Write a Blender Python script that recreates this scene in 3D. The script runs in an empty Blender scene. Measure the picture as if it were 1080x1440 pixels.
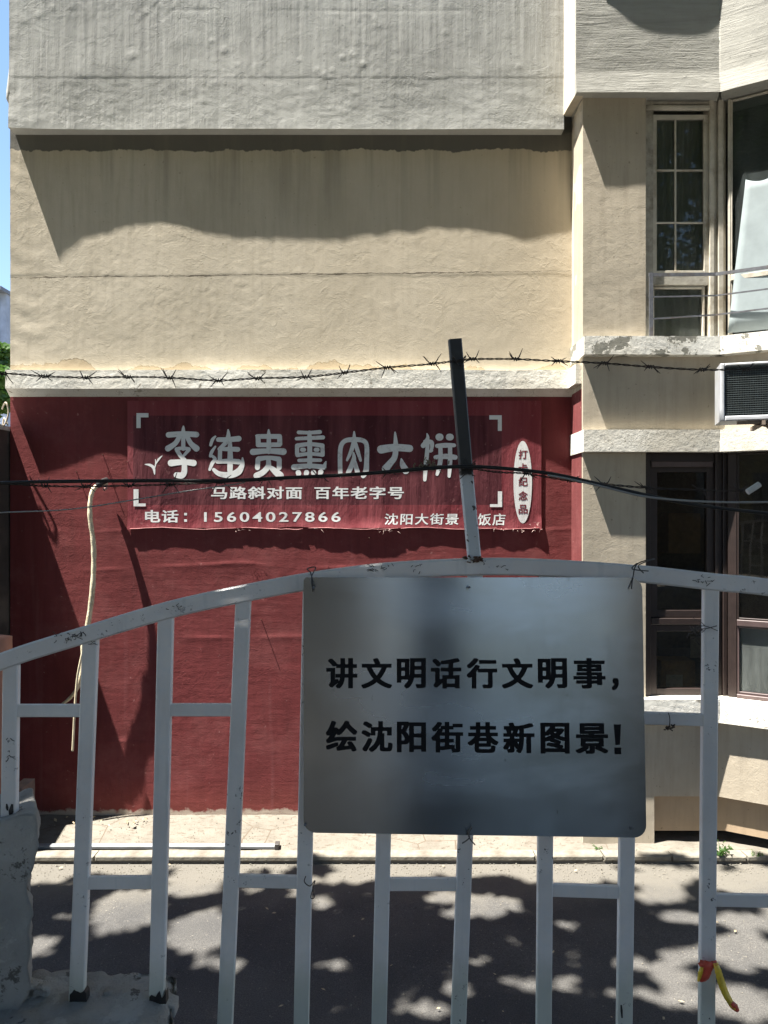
import bpy, math, random
import numpy as np
from mathutils import Vector
random.seed(7); RNG = np.random.default_rng(11)
S = bpy.context.scene
COL = S.collection
R = math.radians

# ------------------------------------------------------------------ camera, sky, sun
EYE = 2.33; F = 1040.0
K = 0.115                                   # sun travel: (0.35, K, -1)
SUN = Vector((0.35, K, -1.0))
cam = bpy.data.cameras.new('camera'); cam.sensor_fit = 'VERTICAL'; cam.sensor_height = 36; cam.sensor_width = 27
cam.lens = 26.0; cam.clip_start = 0.05; cam.clip_end = 2000
co = bpy.data.objects.new('camera', cam); COL.objects.link(co); co.location = (0, 0, EYE); co.rotation_euler = (R(90), 0, 0)
S.camera = co
w = bpy.data.worlds.new('World'); S.world = w; w.use_nodes = True
nt = w.node_tree; bg = nt.nodes['Background']
sky = nt.nodes.new('ShaderNodeTexSky'); sky.sky_type = 'NISHITA'; sky.sun_disc = False
sky.sun_elevation = math.atan2(1, math.hypot(.35, K)); sky.sun_rotation = math.atan2(-.35, -K) % (2 * math.pi)
sky.air_density = 1.0; sky.dust_density = 0.3; sky.ozone_density = 2.6
nt.links.new(sky.outputs[0], bg.inputs[0]); bg.inputs[1].default_value = 0.060
sl = bpy.data.lights.new('sun', 'SUN'); sl.energy = 5.0; sl.angle = R(0.5); sl.color = (1.0, .95, .87)
so = bpy.data.objects.new('sun', sl); COL.objects.link(so); so.rotation_euler = SUN.to_track_quat('-Z', 'Y').to_euler(); so.location = (-4, -2, 14)
S.view_settings.view_transform = 'Standard'; S.view_settings.look = 'None'; S.view_settings.gamma = 1
S.view_settings.use_curve_mapping = False; S.view_settings.exposure = 2.26

# ------------------------------------------------------------------ helpers
def P(px, py, D): return Vector(((px - 540) * D / F, D, EYE - (py - 720) * D / F))
def ZZ(py, D): return EYE - (py - 720) * D / F
def XX(px, D): return (px - 540) * D / F

def tag(o, label=None, cat=None, group=None, kind=None):
    if label: o['label'] = label
    if cat: o['category'] = cat
    if group: o['group'] = group
    if kind: o['kind'] = kind
    return o
def empty(name, loc=(0, 0, 0)):
    o = bpy.data.objects.new(name, None); COL.objects.link(o); o.location = loc; o.empty_display_size = .1
    return o
def setpar(o, parent):
    if parent is not None:
        o.parent = parent
        l = parent.location + (parent.parent.location if parent.parent else Vector((0, 0, 0)))
        o.location = o.location - l
def link(name, me, mat, parent=None, smooth=False):
    if mat is not None: me.materials.append(mat)
    if smooth: me.polygons.foreach_set('use_smooth', [True] * len(me.polygons))
    me.update()
    o = bpy.data.objects.new(name, me); COL.objects.link(o); setpar(o, parent)
    return o

class MB:
    def __init__(s): s.v = []; s.f = []
    def add(s, vs, fs):
        n = len(s.v); s.v += [tuple(v) for v in vs]; s.f += [tuple(i + n for i in f) for f in fs]; return s
    def box(s, x0, x1, y0, y1, z0, z1, b=0.0):
        if b <= 0:
            return s.add([(x0,y0,z0),(x1,y0,z0),(x1,y1,z0),(x0,y1,z0),(x0,y0,z1),(x1,y0,z1),(x1,y1,z1),(x0,y1,z1)],
                  [(0,3,2,1),(4,5,6,7),(0,1,5,4),(1,2,6,5),(2,3,7,6),(3,0,4,7)])
        return s.lbox(((x0, y1)), (1, 0), (0, -1), 0, x1 - x0, z0, z1, 0, y1 - y0, b)
    def lbox(s, O, u, n, s0, s1, z0, z1, d0, d1, b=0.0):
        """box in a wall frame: s along u, d outward along n, chamfered all round by b"""
        vs = []; 
        b = min(b, .45 * abs(s1 - s0), .45 * abs(z1 - z0), .45 * abs(d1 - d0))
        def pt(a, d, z): return (O[0] + u[0]*a + n[0]*d, O[1] + u[1]*a + n[1]*d, z)
        if b <= 0:
            vs = [pt(s0,d1,z0),pt(s1,d1,z0),pt(s1,d0,z0),pt(s0,d0,z0),pt(s0,d1,z1),pt(s1,d1,z1),pt(s1,d0,z1),pt(s0,d0,z1)]
            return s.add(vs, [(0,3,2,1),(4,5,6,7),(0,1,5,4),(1,2,6,5),(2,3,7,6),(3,0,4,7)])
        # front face inset + ring
        c = [(s0,z0),(s1,z0),(s1,z1),(s0,z1)]; ci = [(s0+b,z0+b),(s1-b,z0+b),(s1-b,z1-b),(s0+b,z1-b)]
        vs += [pt(a, d0, z) for a, z in c] + [pt(a, d1 - b, z) for a, z in c] + [pt(a, d1, z) for a, z in ci]
        fs = [(3,2,1,0)]
        for i in range(4):
            j = (i + 1) % 4
            fs += [(i, j, 4 + j, 4 + i), (4 + i, 4 + j, 8 + j, 8 + i)]
        fs.append((8, 9, 10, 11))
        return s.add(vs, fs)
    def tube(s, pts, r, n=8, cap=True, sq=False):
        pts = [Vector(p) for p in pts]; m = len(pts)
        rs = r if isinstance(r, (list, tuple)) else [r] * m
        t = (pts[1] - pts[0]).normalized()
        a = t.orthogonal().normalized() if abs(t.z) < .9 else Vector((1, 0, 0))
        a = (a - t * a.dot(t)).normalized()
        vs = []
        for i, p in enumerate(pts):
            t = (pts[min(i + 1, m - 1)] - pts[max(i - 1, 0)]).normalized()
            a = (a - t * a.dot(t))
            a = a.normalized() if a.length > 1e-6 else t.orthogonal().normalized()
            b = t.cross(a)
            for k in range(n):
                an = 2 * math.pi * (k + (.5 if sq else 0)) / n
                vs.append(p + (a * math.cos(an) + b * math.sin(an)) * rs[i])
        fs = []
        for i in range(m - 1):
            for k in range(n):
                k2 = (k + 1) % n
                fs.append((i*n + k, i*n + k2, (i+1)*n + k2, (i+1)*n + k))
        if cap: fs += [tuple(range(n - 1, -1, -1)), tuple((m-1)*n + k for k in range(n))]
        return s.add(vs, fs)
    def build(s, name, mat, parent=None, smooth=False):
        me = bpy.data.meshes.new(name); me.from_pydata(s.v, [], s.f)
        return link(name, me, mat, parent, smooth)

def spline(pts, n=8):
    pts = [Vector(p) for p in pts]; out = []
    for i in range(len(pts) - 1):
        p0 = pts[max(i-1, 0)]; p1 = pts[i]; p2 = pts[i+1]; p3 = pts[min(i+2, len(pts)-1)]
        for k in range(n):
            t = k / n
            out.append(.5 * ((2*p1) + (p2-p0)*t + (2*p0-5*p1+4*p2-p3)*t*t + (3*p1-p0-3*p2+p3)*t**3))
    out.append(pts[-1]); return out

# numpy value noise
_T = RNG.random((256, 256))
def vn(x, y):
    xi = np.floor(x).astype(int); yi = np.floor(y).astype(int); fx = x - xi; fy = y - yi
    fx = fx*fx*(3-2*fx); fy = fy*fy*(3-2*fy)
    a = _T[xi & 255, yi & 255]; b = _T[(xi+1) & 255, yi & 255]; c = _T[xi & 255, (yi+1) & 255]; d = _T[(xi+1) & 255, (yi+1) & 255]
    return (a*(1-fx)+b*fx)*(1-fy)+(c*(1-fx)+d*fx)*fy - .5
def fbm(x, y, o=4, g=.5):
    r = 0; a = 1
    for i in range(o): r = r + a*vn(x*2**i + 13.7*i, y*2**i + 7.3*i); a *= g
    return r

def slab(name, path, z0, z1, mat, parent, p=0.0, thick=.12, res=.012, disp=None, zfun=None):
    """plaster slab swept along a 2D path; outward face is displaced"""
    path = [Vector(q) for q in path]
    xs = []; ns = []; ss = []; acc = 0
    segn = []
    for i in range(len(path) - 1):
        d = (path[i+1] - path[i]).normalized(); segn.append(Vector((d.y, -d.x)))
    for i in range(len(path) - 1):
        L = (path[i+1] - path[i]).length; n = max(1, int(L / res))
        for k in range(n + (1 if i == len(path) - 2 else 0)):
            t = k / n; q = path[i].lerp(path[i+1], t)
            nn = segn[i]
            if k == 0 and i > 0:
                nn = (segn[i-1] + segn[i]).normalized(); nn = nn / nn.dot(segn[i])
            xs.append(q); ns.append(nn); ss.append(acc + L*t)
        acc += L
    X = np.array([(q.x, q.y) for q in xs]); N = np.array([(q.x, q.y) for q in ns]); s = np.array(ss)
    nz = max(1, int((z1 - z0) / res)); z = np.linspace(z0, z1, nz + 1); nsn = len(s)
    SS, Z = np.meshgrid(s, z)
    D = np.full(SS.shape, p, float)
    if disp is not None: D = D + disp(SS, Z)
    Zo = Z if zfun is None else zfun(SS, Z)
    V = np.empty(SS.shape + (3,)); V[..., 0] = X[:, 0] + N[:, 0]*D; V[..., 1] = X[:, 1] + N[:, 1]*D; V[..., 2] = Zo
    nv = V.reshape(-1, 3); idx = np.arange(len(nv)).reshape(SS.shape)
    fq = np.stack([idx[:-1, :-1], idx[:-1, 1:], idx[1:, 1:], idx[1:, :-1]], -1).reshape(-1, 4)
    # skirts
    ring = np.concatenate([idx[0, :], idx[1:, -1], idx[-1, -2::-1], idx[-2:0:-1, 0]])
    rs = np.concatenate([np.arange(nsn), np.full(nz, nsn-1), np.arange(nsn-2, -1, -1), np.zeros(max(nz-1, 0), int)])
    rv = nv[ring]; bk = rv.copy(); bk[:, 0] = X[rs, 0] - N[rs, 0]*thick; bk[:, 1] = X[rs, 1] - N[rs, 1]*thick
    m = len(ring); o1 = len(nv); o2 = o1 + m
    k = np.arange(m); k2 = (k+1) % m
    sk = np.stack([o1+k2, o1+k, o2+k, o2+k2], -1)
    AV = np.concatenate([nv, rv, bk]); AF = np.concatenate([fq, sk])
    me = bpy.data.meshes.new(name)
    me.vertices.add(len(AV)); me.vertices.foreach_set('co', AV.ravel())
    me.loops.add(len(AF)*4); me.loops.foreach_set('vertex_index', AF.ravel().astype(np.int32))
    me.polygons.add(len(AF)); me.polygons.foreach_set('loop_start', np.arange(0, len(AF)*4, 4, dtype=np.int32))
    sm = np.zeros(len(AF), bool); sm[:len(fq)] = True
    me.polygons.foreach_set('use_smooth', sm); me.update(calc_edges=True)
    return link(name, me, mat, parent)

# ------------------------------------------------------------------ materials
class G:
    """tiny node-graph helper"""
    def __init__(s, name):
        s.m = bpy.data.materials.new(name); s.m.use_nodes = True; s.t = s.m.node_tree; s.n = s.t.nodes
        s.b = s.n['Principled BSDF']; s.geo = s.n.new('ShaderNodeTexCoord').outputs['Object']
    def put(s, sock, v):
        if hasattr(v, 'is_linked') or hasattr(v, 'links'): s.t.links.new(v, sock)
        elif isinstance(v, (tuple, list)) and len(v) == 3 and sock.type == 'RGBA': sock.default_value = (*v, 1)
        else: sock.default_value = v
    def map(s, sc=(1,1,1), rot=(0,0,0)):
        m = s.n.new('ShaderNodeMapping'); s.t.links.new(s.geo, m.inputs[0]); m.inputs[2].default_value = rot; m.inputs[3].default_value = sc; return m.outputs[0]
    def noise(s, scale, det=3, rough=.5, vec=None, dist=0, out=0):
        n = s.n.new('ShaderNodeTexNoise'); s.t.links.new(vec or s.geo, n.inputs['Vector'])
        n.inputs['Scale'].default_value = scale; n.inputs['Detail'].default_value = det; n.inputs['Roughness'].default_value = rough; n.inputs['Distortion'].default_value = dist
        return n.outputs[out]
    def vor(s, scale, vec=None, out='Distance', feat='F1'):
        n = s.n.new('ShaderNodeTexVoronoi'); n.feature = feat; s.t.links.new(vec or s.geo, n.inputs['Vector']); n.inputs['Scale'].default_value = scale
        return n.outputs[out]
    def rng(s, v, a, b, c=0., d=1.):
        n = s.n.new('ShaderNodeMapRange'); s.put(n.inputs[0], v)
        for i, q in enumerate((a, b, c, d)): n.inputs[i+1].default_value = q
        return n.outputs[0]
    def math(s, op, a, b=0., c=0.):
        n = s.n.new('ShaderNodeMath'); n.operation = op; s.put(n.inputs[0], a); s.put(n.inputs[1], b); s.put(n.inputs[2], c); return n.outputs[0]
    def mix(s, f, a, b, mode='MIX'):
        n = s.n.new('ShaderNodeMix'); n.data_type = 'RGBA'; n.blend_type = mode; s.put(n.inputs[0], f); s.put(n.inputs[6], a); s.put(n.inputs[7], b); return n.outputs[2]
    def sep(s):
        n = s.n.new('ShaderNodeSeparateXYZ'); s.t.links.new(s.geo, n.inputs[0]); return n.outputs
    def bump(s, h, st=.3, dist=.01, prev=None):
        n = s.n.new('ShaderNodeBump'); s.put(n.inputs['Height'], h); n.inputs['Strength'].default_value = st; n.inputs['Distance'].default_value = dist
        if prev is not None: s.t.links.new(prev, n.inputs['Normal'])
        return n.outputs[0]
    def done(s, col=None, rough=.8, normal=None, metal=0., spec=None):
        if col is not None: s.put(s.b.inputs['Base Color'], col)
        s.put(s.b.inputs['Roughness'], rough); s.put(s.b.inputs['Metallic'], metal)
        if normal is not None: s.t.links.new(normal, s.b.inputs['Normal'])
        if spec is not None: s.b.inputs['Specular IOR Level'].default_value = spec
        return s.m

def sub(a, k): return tuple(c*k for c in a)

def mat_plaster(name, base, stain, streak=(6,6,.5), bumpk=1., kind=None, specs=True):
    g = G(name)
    big = g.noise(1.3, 4, .55); med = g.noise(9, 5, .6); st = g.noise(4, 4, .6, vec=g.map(streak))
    c = g.mix(g.rng(big, .35, .7, 0, .45), base, stain)
    c = g.mix(g.rng(med, .35, .75, 0, .35), c, sub(base, 1.13))
    c = g.mix(g.rng(st, .45, .75, 0, .50), c, sub(stain, .80)); c = g.mix(g.rng(g.noise(.9, 6, .7), .45, .62, 0, .35), c, sub(stain, .78))
    if specs: c = g.mix(g.rng(g.noise(38, 2, .5), .70, .74, 0, .6), c, sub(stain, .45))
    h1 = g.noise(26, 6, .62, dist=.6); h2 = g.noise(110, 4, .6); h3 = g.noise(9, 5, .55, dist=1.0)
    X, Y, Z = g.sep()
    ridge = g.math('ABSOLUTE', g.math('SUBTRACT', g.noise(5.5, 6, .62, dist=.8), .5)); ridge = g.rng(ridge, 0, .03, 1, 0)
    n = g.bump(h3, .13*bumpk, .014); n = g.bump(g.math('MULTIPLY', ridge, g.rng(g.noise(2.2, 3), .45, .7)), .30*bumpk, .0020, n); n = g.bump(g.math('MULTIPLY', h1, g.rng(g.noise(1.7, 4, .6), .38, .62, .10, 1.)), .19*bumpk, .004, n); n = g.bump(h2, .55*bumpk, .0016, n)
    if kind == 'cream':
        # old grey paint left along the top, a hairline step across the middle, peeling skim at the foot
        rag = g.noise(7, 5, .65, vec=g.map((1, 1, .35)))
        c = g.mix(g.rng(X, -1.2, 1.4, 0, .55), c, (.52, .445, .33))
        f = g.rng(g.math('ADD', Z, g.math('MULTIPLY', rag, .10)), 5.065, 5.072)
        c = g.mix(f, c, (.125, .12, .105))
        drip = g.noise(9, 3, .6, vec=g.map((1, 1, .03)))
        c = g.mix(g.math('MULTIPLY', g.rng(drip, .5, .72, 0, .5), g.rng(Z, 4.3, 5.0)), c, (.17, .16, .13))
        line = g.math('ADD', g.math('MULTIPLY', g.noise(6, 5, .7), .035), g.math('MULTIPLY', X, .012))
        dz = g.math('ABSOLUTE', g.math('SUBTRACT', g.math('SUBTRACT', Z, line), 4.087))
        th = g.rng(g.noise(5, 4, .7), .45, .7, .001, .009)
        cr = g.math('LESS_THAN', dz, th)
        c = g.mix(g.math('MULTIPLY', cr, .8), c, (.09, .075, .055))
        n = g.bump(g.math('SUBTRACT', 1., cr), .6, .004, n)
        pe = g.math('SUBTRACT', g.math('ADD', Z, g.math('MULTIPLY', g.noise(55, 3, .5), .012)), g.math('MULTIPLY', g.noise(2.1, 5, .6, vec=g.map((1, 1, .2))), .42))
        pm = g.rng(pe, 3.214, 3.208)
        c = g.mix(g.math('MULTIPLY', pm, .75), c, (.36, .285, .185))
        n = g.bump(g.math('SUBTRACT', 1., pm), .9, .005, n)
    if kind == 'grey':
        vs = g.noise(30, 4, .6, vec=g.map((1.6, 1.6, .05))); n = g.bump(g.math('MULTIPLY', vs, g.rng(g.noise(1.8, 4, .6), .38, .62, .15, 1.)), .6, .004, n)
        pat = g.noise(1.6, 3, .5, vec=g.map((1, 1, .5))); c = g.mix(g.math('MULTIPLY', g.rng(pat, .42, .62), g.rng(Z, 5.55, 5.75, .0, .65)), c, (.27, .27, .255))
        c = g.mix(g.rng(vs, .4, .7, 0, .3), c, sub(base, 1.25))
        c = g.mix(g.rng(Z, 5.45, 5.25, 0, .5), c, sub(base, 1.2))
    if kind == 'greyh':
        vs = g.noise(24, 5, .65, vec=g.map((.16, .16, 2.0)), dist=1.2); n = g.bump(g.math('MULTIPLY', vs, g.rng(g.noise(4, 4), .35, .6, .3, 1.)), .55, .007, n)
    if kind == 'red':
        vs = g.noise(16, 4, .6, vec=g.map((.16, .16, 1.0))); n = g.bump(vs, .3, .006, n)
        c = g.mix(g.rng(g.noise(3, 5, .7), .5, .7, 0, .6), c, (.20, .062, .060))
        c = g.mix(g.rng(Z, .35, .0, 0, .55), c, (.22, .06, .045))
        sp = g.rng(g.noise(24, 3, .6), .69, .71); c = g.mix(g.math('MULTIPLY', sp, .35), c, (.42, .22, .2))
        dr = g.noise(10, 2, .6, vec=g.map((1, 1, .04))); c = g.mix(g.rng(dr, .62, .78, 0, .35), c, (.26, .10, .10))
        foot = g.rng(g.math('ADD', Z, g.math('MULTIPLY', g.noise(14, 4, .6), -.12)), .06, .04); c = g.mix(foot, c, (.4, .33, .27))
    return g.done(c, .88, n, spec=.25)

def mat_flaky(name, base=(.70, .68, .62), under=(.27, .26, .21), amt=.60, dirt=(.38, .34, .26), gloss=.75):
    g = G(name)
    a = g.noise(7, 6, .68); crack = g.vor(38, feat='DISTANCE_TO_EDGE'); w_ = g.noise(15, 4, .6)
    m = g.rng(a, amt, amt + .012)
    c = g.mix(g.rng(g.noise(3, 4, .6), .4, .75, 0, .6), base, dirt)
    c = g.mix(g.math('MULTIPLY', g.math('LESS_THAN', crack, .018), g.rng(w_, .5, .56)), c, (.2, .18, .14))
    c = g.mix(m, c, under)
    h = g.math('SUBTRACT', g.noise(30, 4, .6), g.math('MULTIPLY', m, 1.2))
    n = g.bump(h, .5, .006); n = g.bump(g.noise(120, 3), .3, .0015, n)
    return g.done(c, gloss, n, spec=.3)

def mat_simple(name, col, rough=.6, metal=0., var=.25, scale=25, bump=.15, bd=.002, spec=None, dirt=None):
    g = G(name); v = g.noise(scale, 4, .6)
    c = g.mix(g.rng(v, .3, .7), sub(col, 1 - var), sub(col, 1 + var))
    if dirt is not None: c = g.mix(g.rng(g.noise(scale*.35, 5, .65), .52, .68, 0, .8), c, dirt)
    return g.done(c, rough, g.bump(g.noise(scale*3, 3), bump, bd), metal, spec)

def mat_fencepaint():
    g = G('grey blue gloss paint over steel')
    c = g.mix(g.rng(g.noise(9, 5, .6), .35, .7), (.62, .60, .585), (.73, .71, .69))
    c = g.mix(g.rng(g.noise(60, 3, .6), .50, .8, 0, .5), c, (.58, .61, .63))
    drips = g.noise(30, 3, .6, vec=g.map((1, 1, .12)))
    c = g.mix(g.rng(drips, .6, .75, 0, .35), c, (.27, .31, .34))
    chip = g.rng(g.noise(55, 5, .7), .725, .74); chip2 = g.math('MULTIPLY', g.rng(g.noise(6, 3), .5, .6), g.rng(g.noise(70, 5, .75), .625, .64))
    ch = g.math('MAXIMUM', chip, chip2)
    X, Y, Z = g.sep()
    foot = g.rng(g.math('ADD', Z, g.math('MULTIPLY', g.noise(40, 3, .6), .05)), 1.59, 1.52); c = g.mix(g.math('MULTIPLY', foot, .6), c, (.42, .45, .36))
    c = g.mix(ch, c, (.03, .028, .027))
    n = g.bump(g.noise(45, 5, .6), .45, .002); n = g.bump(g.math('SUBTRACT', 1., ch), .5, .0006, n)
    return g.done(c, g.rng(g.noise(30, 3), .3, .7, .34, .55), n, spec=.5)

def mat_glass(name, tint=(.55, .62, .60), dust=.06, dcol=(.5, .55, .55), ior=1.5):
    g = G(name); t = g.t; n = g.n
    tr = n.new('ShaderNodeBsdfTransparent'); tr.inputs[0].default_value = (*tint, 1)
    gl = n.new('ShaderNodeBsdfGlossy'); gl.inputs['Roughness'].default_value = .015
    gl_n = g.bump(g.noise(1.6, 2), .12, .02); t.links.new(gl_n, gl.inputs['Normal'])
    df = n.new('ShaderNodeBsdfDiffuse'); df.inputs[0].default_value = (*dcol, 1)
    fr = n.new('ShaderNodeFresnel'); fr.inputs[0].default_value = ior
    m1 = n.new('ShaderNodeMixShader'); t.links.new(fr.outputs[0], m1.inputs[0]); t.links.new(tr.outputs[0], m1.inputs[1]); t.links.new(gl.outputs[0], m1.inputs[2])
    m2 = n.new('ShaderNodeMixShader')
    d = g.rng(g.noise(14, 5, .7, vec=g.map((1, 1, .25))), .3, .75, dust*.5, dust*1.7)
    t.links.new(d, m2.inputs[0]); t.links.new(m1.outputs[0], m2.inputs[1]); t.links.new(df.outputs[0], m2.inputs[2])
    t.links.new(m2.outputs[0], n['Material Output'].inputs[0]); return g.m

M = {}
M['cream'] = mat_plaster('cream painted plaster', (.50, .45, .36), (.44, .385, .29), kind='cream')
M['cream2'] = mat_plaster('cream plaster on the bay', (.43, .38, .30), (.36, .31, .24))
M['white_ret'] = mat_plaster('pale cream plaster return', (.56, .50, .40), (.5, .44, .34), bumpk=.5, specs=False)
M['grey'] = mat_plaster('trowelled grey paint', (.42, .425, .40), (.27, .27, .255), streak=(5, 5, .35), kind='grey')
M['greyh'] = mat_plaster('grey paint brushed sideways', (.38, .375, .34), (.25, .245, .22), streak=(.5, .5, 6), kind='greyh')
M['red'] = mat_plaster('dark red wall paint', (.158, .033, .034), (.115, .026, .026), kind='red', specs=False)
M['white'] = mat_flaky('flaking white paint on concrete', (.76, .74, .67), (.30, .28, .235), .635)
M['white2'] = mat_flaky('white paint badly flaked', (.66, .65, .60), (.20, .195, .165), .535)
M['white3'] = mat_flaky('white brushed ledge paint', (.60, .585, .53), (.3, .28, .22), .66)
M['fence'] = mat_fencepaint()

# ------------------------------------------------------------------ ground, road, apron, kerb
DF = 5.50; DN = 5.19; XR = 1.396
g = G('dusty asphalt')
c = g.mix(g.rng(g.noise(1.1, 5, .6), .35, .7), (.058, .058, .058), (.118, .113, .104))
c = g.mix(g.rng(g.vor(170), .0, .5, .35, 0), c, (.16, .15, .135))
c = g.mix(g.rng(g.noise(60, 3, .7), .64, .68, 0, .8), c, (.22, .20, .17))
c = g.mix(g.rng(g.noise(150, 2, .7), .40, .62, 0, .65), c, (.030, .029, .028), 'MIX')
X, Y, Z = g.sep()
c = g.mix(g.rng(g.math('ADD', Y, g.math('MULTIPLY', g.noise(4, 6, .7), .7)), 4.72, 5.05, 0, .7), c, (.13, .12, .10))
asph = g.done(c, .9, g.bump(g.noise(120, 4, .75), 1., .006, g.bump(g.noise(7, 4), .3, .02)), spec=.3)
g = G('worn concrete apron')
c = g.mix(g.rng(g.noise(4, 6, .65), .35, .7), (.125, .113, .094), (.175, .162, .136))
c = g.mix(g.rng(g.noise(16, 6, .75, vec=g.map((1, 2.5, 1))), .52, .62, 0, .75), c, (.095, .078, .06))
c = g.mix(g.rng(g.noise(2.2, 5, .7), .60, .68, 0, .55), c, (.20, .105, .075))
crk = g.math('LESS_THAN', g.vor(1.3, vec=g.map((1, 1, 1)), feat='DISTANCE_TO_EDGE'), .004)
c = g.mix(crk, c, (.1, .08, .06))
apron = g.done(c, .9, g.bump(g.noise(45, 6, .7), .7, .01), spec=.2)
mb = MB(); mb.add([(-400, -400, -.06), (400, -400, -.06), (400, 400, -.06), (-400, 400, -.06)], [(0, 1, 2, 3)])
tag(mb.build('ground', mat_simple('bare earth', (.13, .11, .08), .95, scale=3)), kind='structure')
mb = MB()   # gently uneven road sheet
nx, ny = 90, 60
vs = [(-9 + 18*i/nx, 1.2 + (4.955-1.2)*j/ny, -.03 + .012*float(fbm(np.array([i*.13]), np.array([j*.13]))[0]) * (0 if j == ny else 1)) for j in range(ny+1) for i in range(nx+1)]
mb.add(vs, [(j*(nx+1)+i, j*(nx+1)+i+1, (j+1)*(nx+1)+i+1, (j+1)*(nx+1)+i) for j in range(ny) for i in range(nx)])
tag(mb.build('road', asph, smooth=True), kind='structure')
# apron: rises a little toward the wall
mb = MB(); nx, ny = 220, 24; vs = []
for j in range(ny+1):
    y = 5.055 + (5.62 - 5.055)*j/ny
    for i in range(nx+1):
        x = -3.4 + 7.2*i/nx
        h = .005 + .075*max(0, min(1, (y-5.08)/.42))*(1 if x < 1.0 else max(0, 1-(x-1.0)/.5)) + .012*float(fbm(np.array([x*4.]), np.array([y*4.]), 4)[0])
        vs.append((x, y, h))
mb.add(vs, [(j*(nx+1)+i, j*(nx+1)+i+1, (j+1)*(nx+1)+i+1, (j+1)*(nx+1)+i) for j in range(ny) for i in range(nx)])
n0 = len(mb.v); mb.box(-3.4, 3.8, 5.056, 5.62, -.06, -.004)
tag(mb.build('pavement', apron, smooth=True), kind='structure')
kerb = MB().box(-3.4, 3.8, 4.968, 5.054, -.06, -.012).build('kerb', apron); tag(kerb, kind='structure')
ks = mat_simple('pale kerb stone', (.165, .153, .125), .9, scale=18, bump=.5, bd=.005, dirt=(.10, .085, .065))
x = -3.4; km = []
for L in (.50, .46): km.append(MB().box(0, L-.008, 0, .092, 0, .035, .007).build('kerb_stone', ks, kerb).data)
for o in list(kerb.children): bpy.data.objects.remove(o)
while x < 3.7:
    k = random.randrange(2); o = bpy.data.objects.new('kerb_stone', km[k]); COL.objects.link(o)
    o.location = (x, 4.962 + random.uniform(-.004, .004), -.014 + random.uniform(-.004, .003)); o.rotation_euler.z = random.uniform(-.006, .006); setpar(o, kerb)
    x += (.50, .46)[k]
# loose grit gathered along the kerb
mb = MB()
for i in range(2600):
    if i < 1500: x, y, zb = random.uniform(-2.8, 2.9), 4.955 - abs(random.gauss(0, .14)), -.026
    elif i < 1900: x, y, zb = random.uniform(-2.6, 1.3), random.uniform(5.1, 5.47), .02 + .07*.0
    else: x, y, zb = random.uniform(-2.6, 2.6), random.uniform(2.9, 4.9), -.029
    if i >= 1500 and i < 1900: zb = .005 + .075*min(1, (y-5.08)/.42) + .004
    r = random.uniform(.002, .0065) * (1.5 if random.random() < .05 else 1)
    a = random.random()*6.28; q = [Vector((math.cos(a+t)*r*random.uniform(.7, 1.3), math.sin(a+t)*r*random.uniform(.7, 1.3), 0)) + Vector((x, y, zb)) for t in (0, 2.1, 4.2)]
    mb.add(q + [Vector((x, y, zb + r*.8))], [(0, 1, 3), (1, 2, 3), (2, 0, 3)])
tag(mb.build('grit', mat_simple('pale grit', (.17, .155, .125), .95)), 'pale loose grit scattered along the kerb and road', 'grit', kind='stuff')

# ------------------------------------------------------------------ the apartment building
B = empty('apartment_building', (0, DF, 0))
tag(B, 'old apartment building with red ground floor, cream plaster and grey upper storey', 'building')
ZL = 3.19
def interp(pts, k=1.0):
    a = np.array(pts, float); return lambda s: np.interp(s, a[:, 0], a[:, 1]*k)
XL = -2.78
def far_s(px): return XX(px, DF) - XL
# shadow drop profile -> protrusion of the uneven lower edges
pr_up = interp([(far_s(x-.35*(y-187)), (y-187)*DF/F*K) for x, y in ((15,366),(80,362),(100,344),(125,330),(160,324),(220,315),(260,322),(330,335),(400,333),(480,337),(540,328),(600,325),(640,321),(690,330),(740,337),(800,325))])
pr_led = interp([(far_s(x-.35*(y-558)), (y-558)*DF/F*K) for x, y in ((15,662),(60,660),(90,650),(115,640),(140,631),(165,633),(200,645),(250,655),(330,664),(430,676),(500,676),(560,680),(640,672),(690,650),(735,628),(765,640),(800,656))])
def pl_disp(amp=1., craters=None, sx=1., sz=1., seed=0):
    cs = craters or []
    def f(s, z):
        d = .0036*fbm((s+seed)*1.7, z*1.7+seed, 3) + .0010*fbm((s+seed)*7*sx, z*7*sz, 3, .5) + .0006*fbm(s*28*sx+seed, z*28*sz, 3, .6)*np.clip(.5+2.5*fbm(s*1.9+seed, z*2.3, 3), .1, 1.6)
        for cx, cz, r, h in cs:
            q = np.exp(-(((s-cx)**2 + (z-cz)**2)/r**2)); d = d + h*q - h*.8*np.exp(-(((s-cx)**2 + (z-cz)**2)/(r*.4)**2))
        return d*amp
    return f
WP = [(XL, DF), (XR, DF)]
def cream_d(s, z):
    d = pl_disp(.8)(s, z)
    rg = .018*fbm(s*5, z*0+3.3, 4); d = d + .0012*(1/(1+np.exp(-(z-4.09-rg)/.003)))
    # rolled bulges by the left arris
    d = d + .0022*np.exp(-(s/.22)**2)*np.sin(z*34 + 3*np.sin(s*9))*fbm(z*3, s*2)*2.
    return d
slab('cream_wall', WP, 3.30, 5.30, M['cream'], B, disp=cream_d, res=.010, thick=.3)
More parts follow.
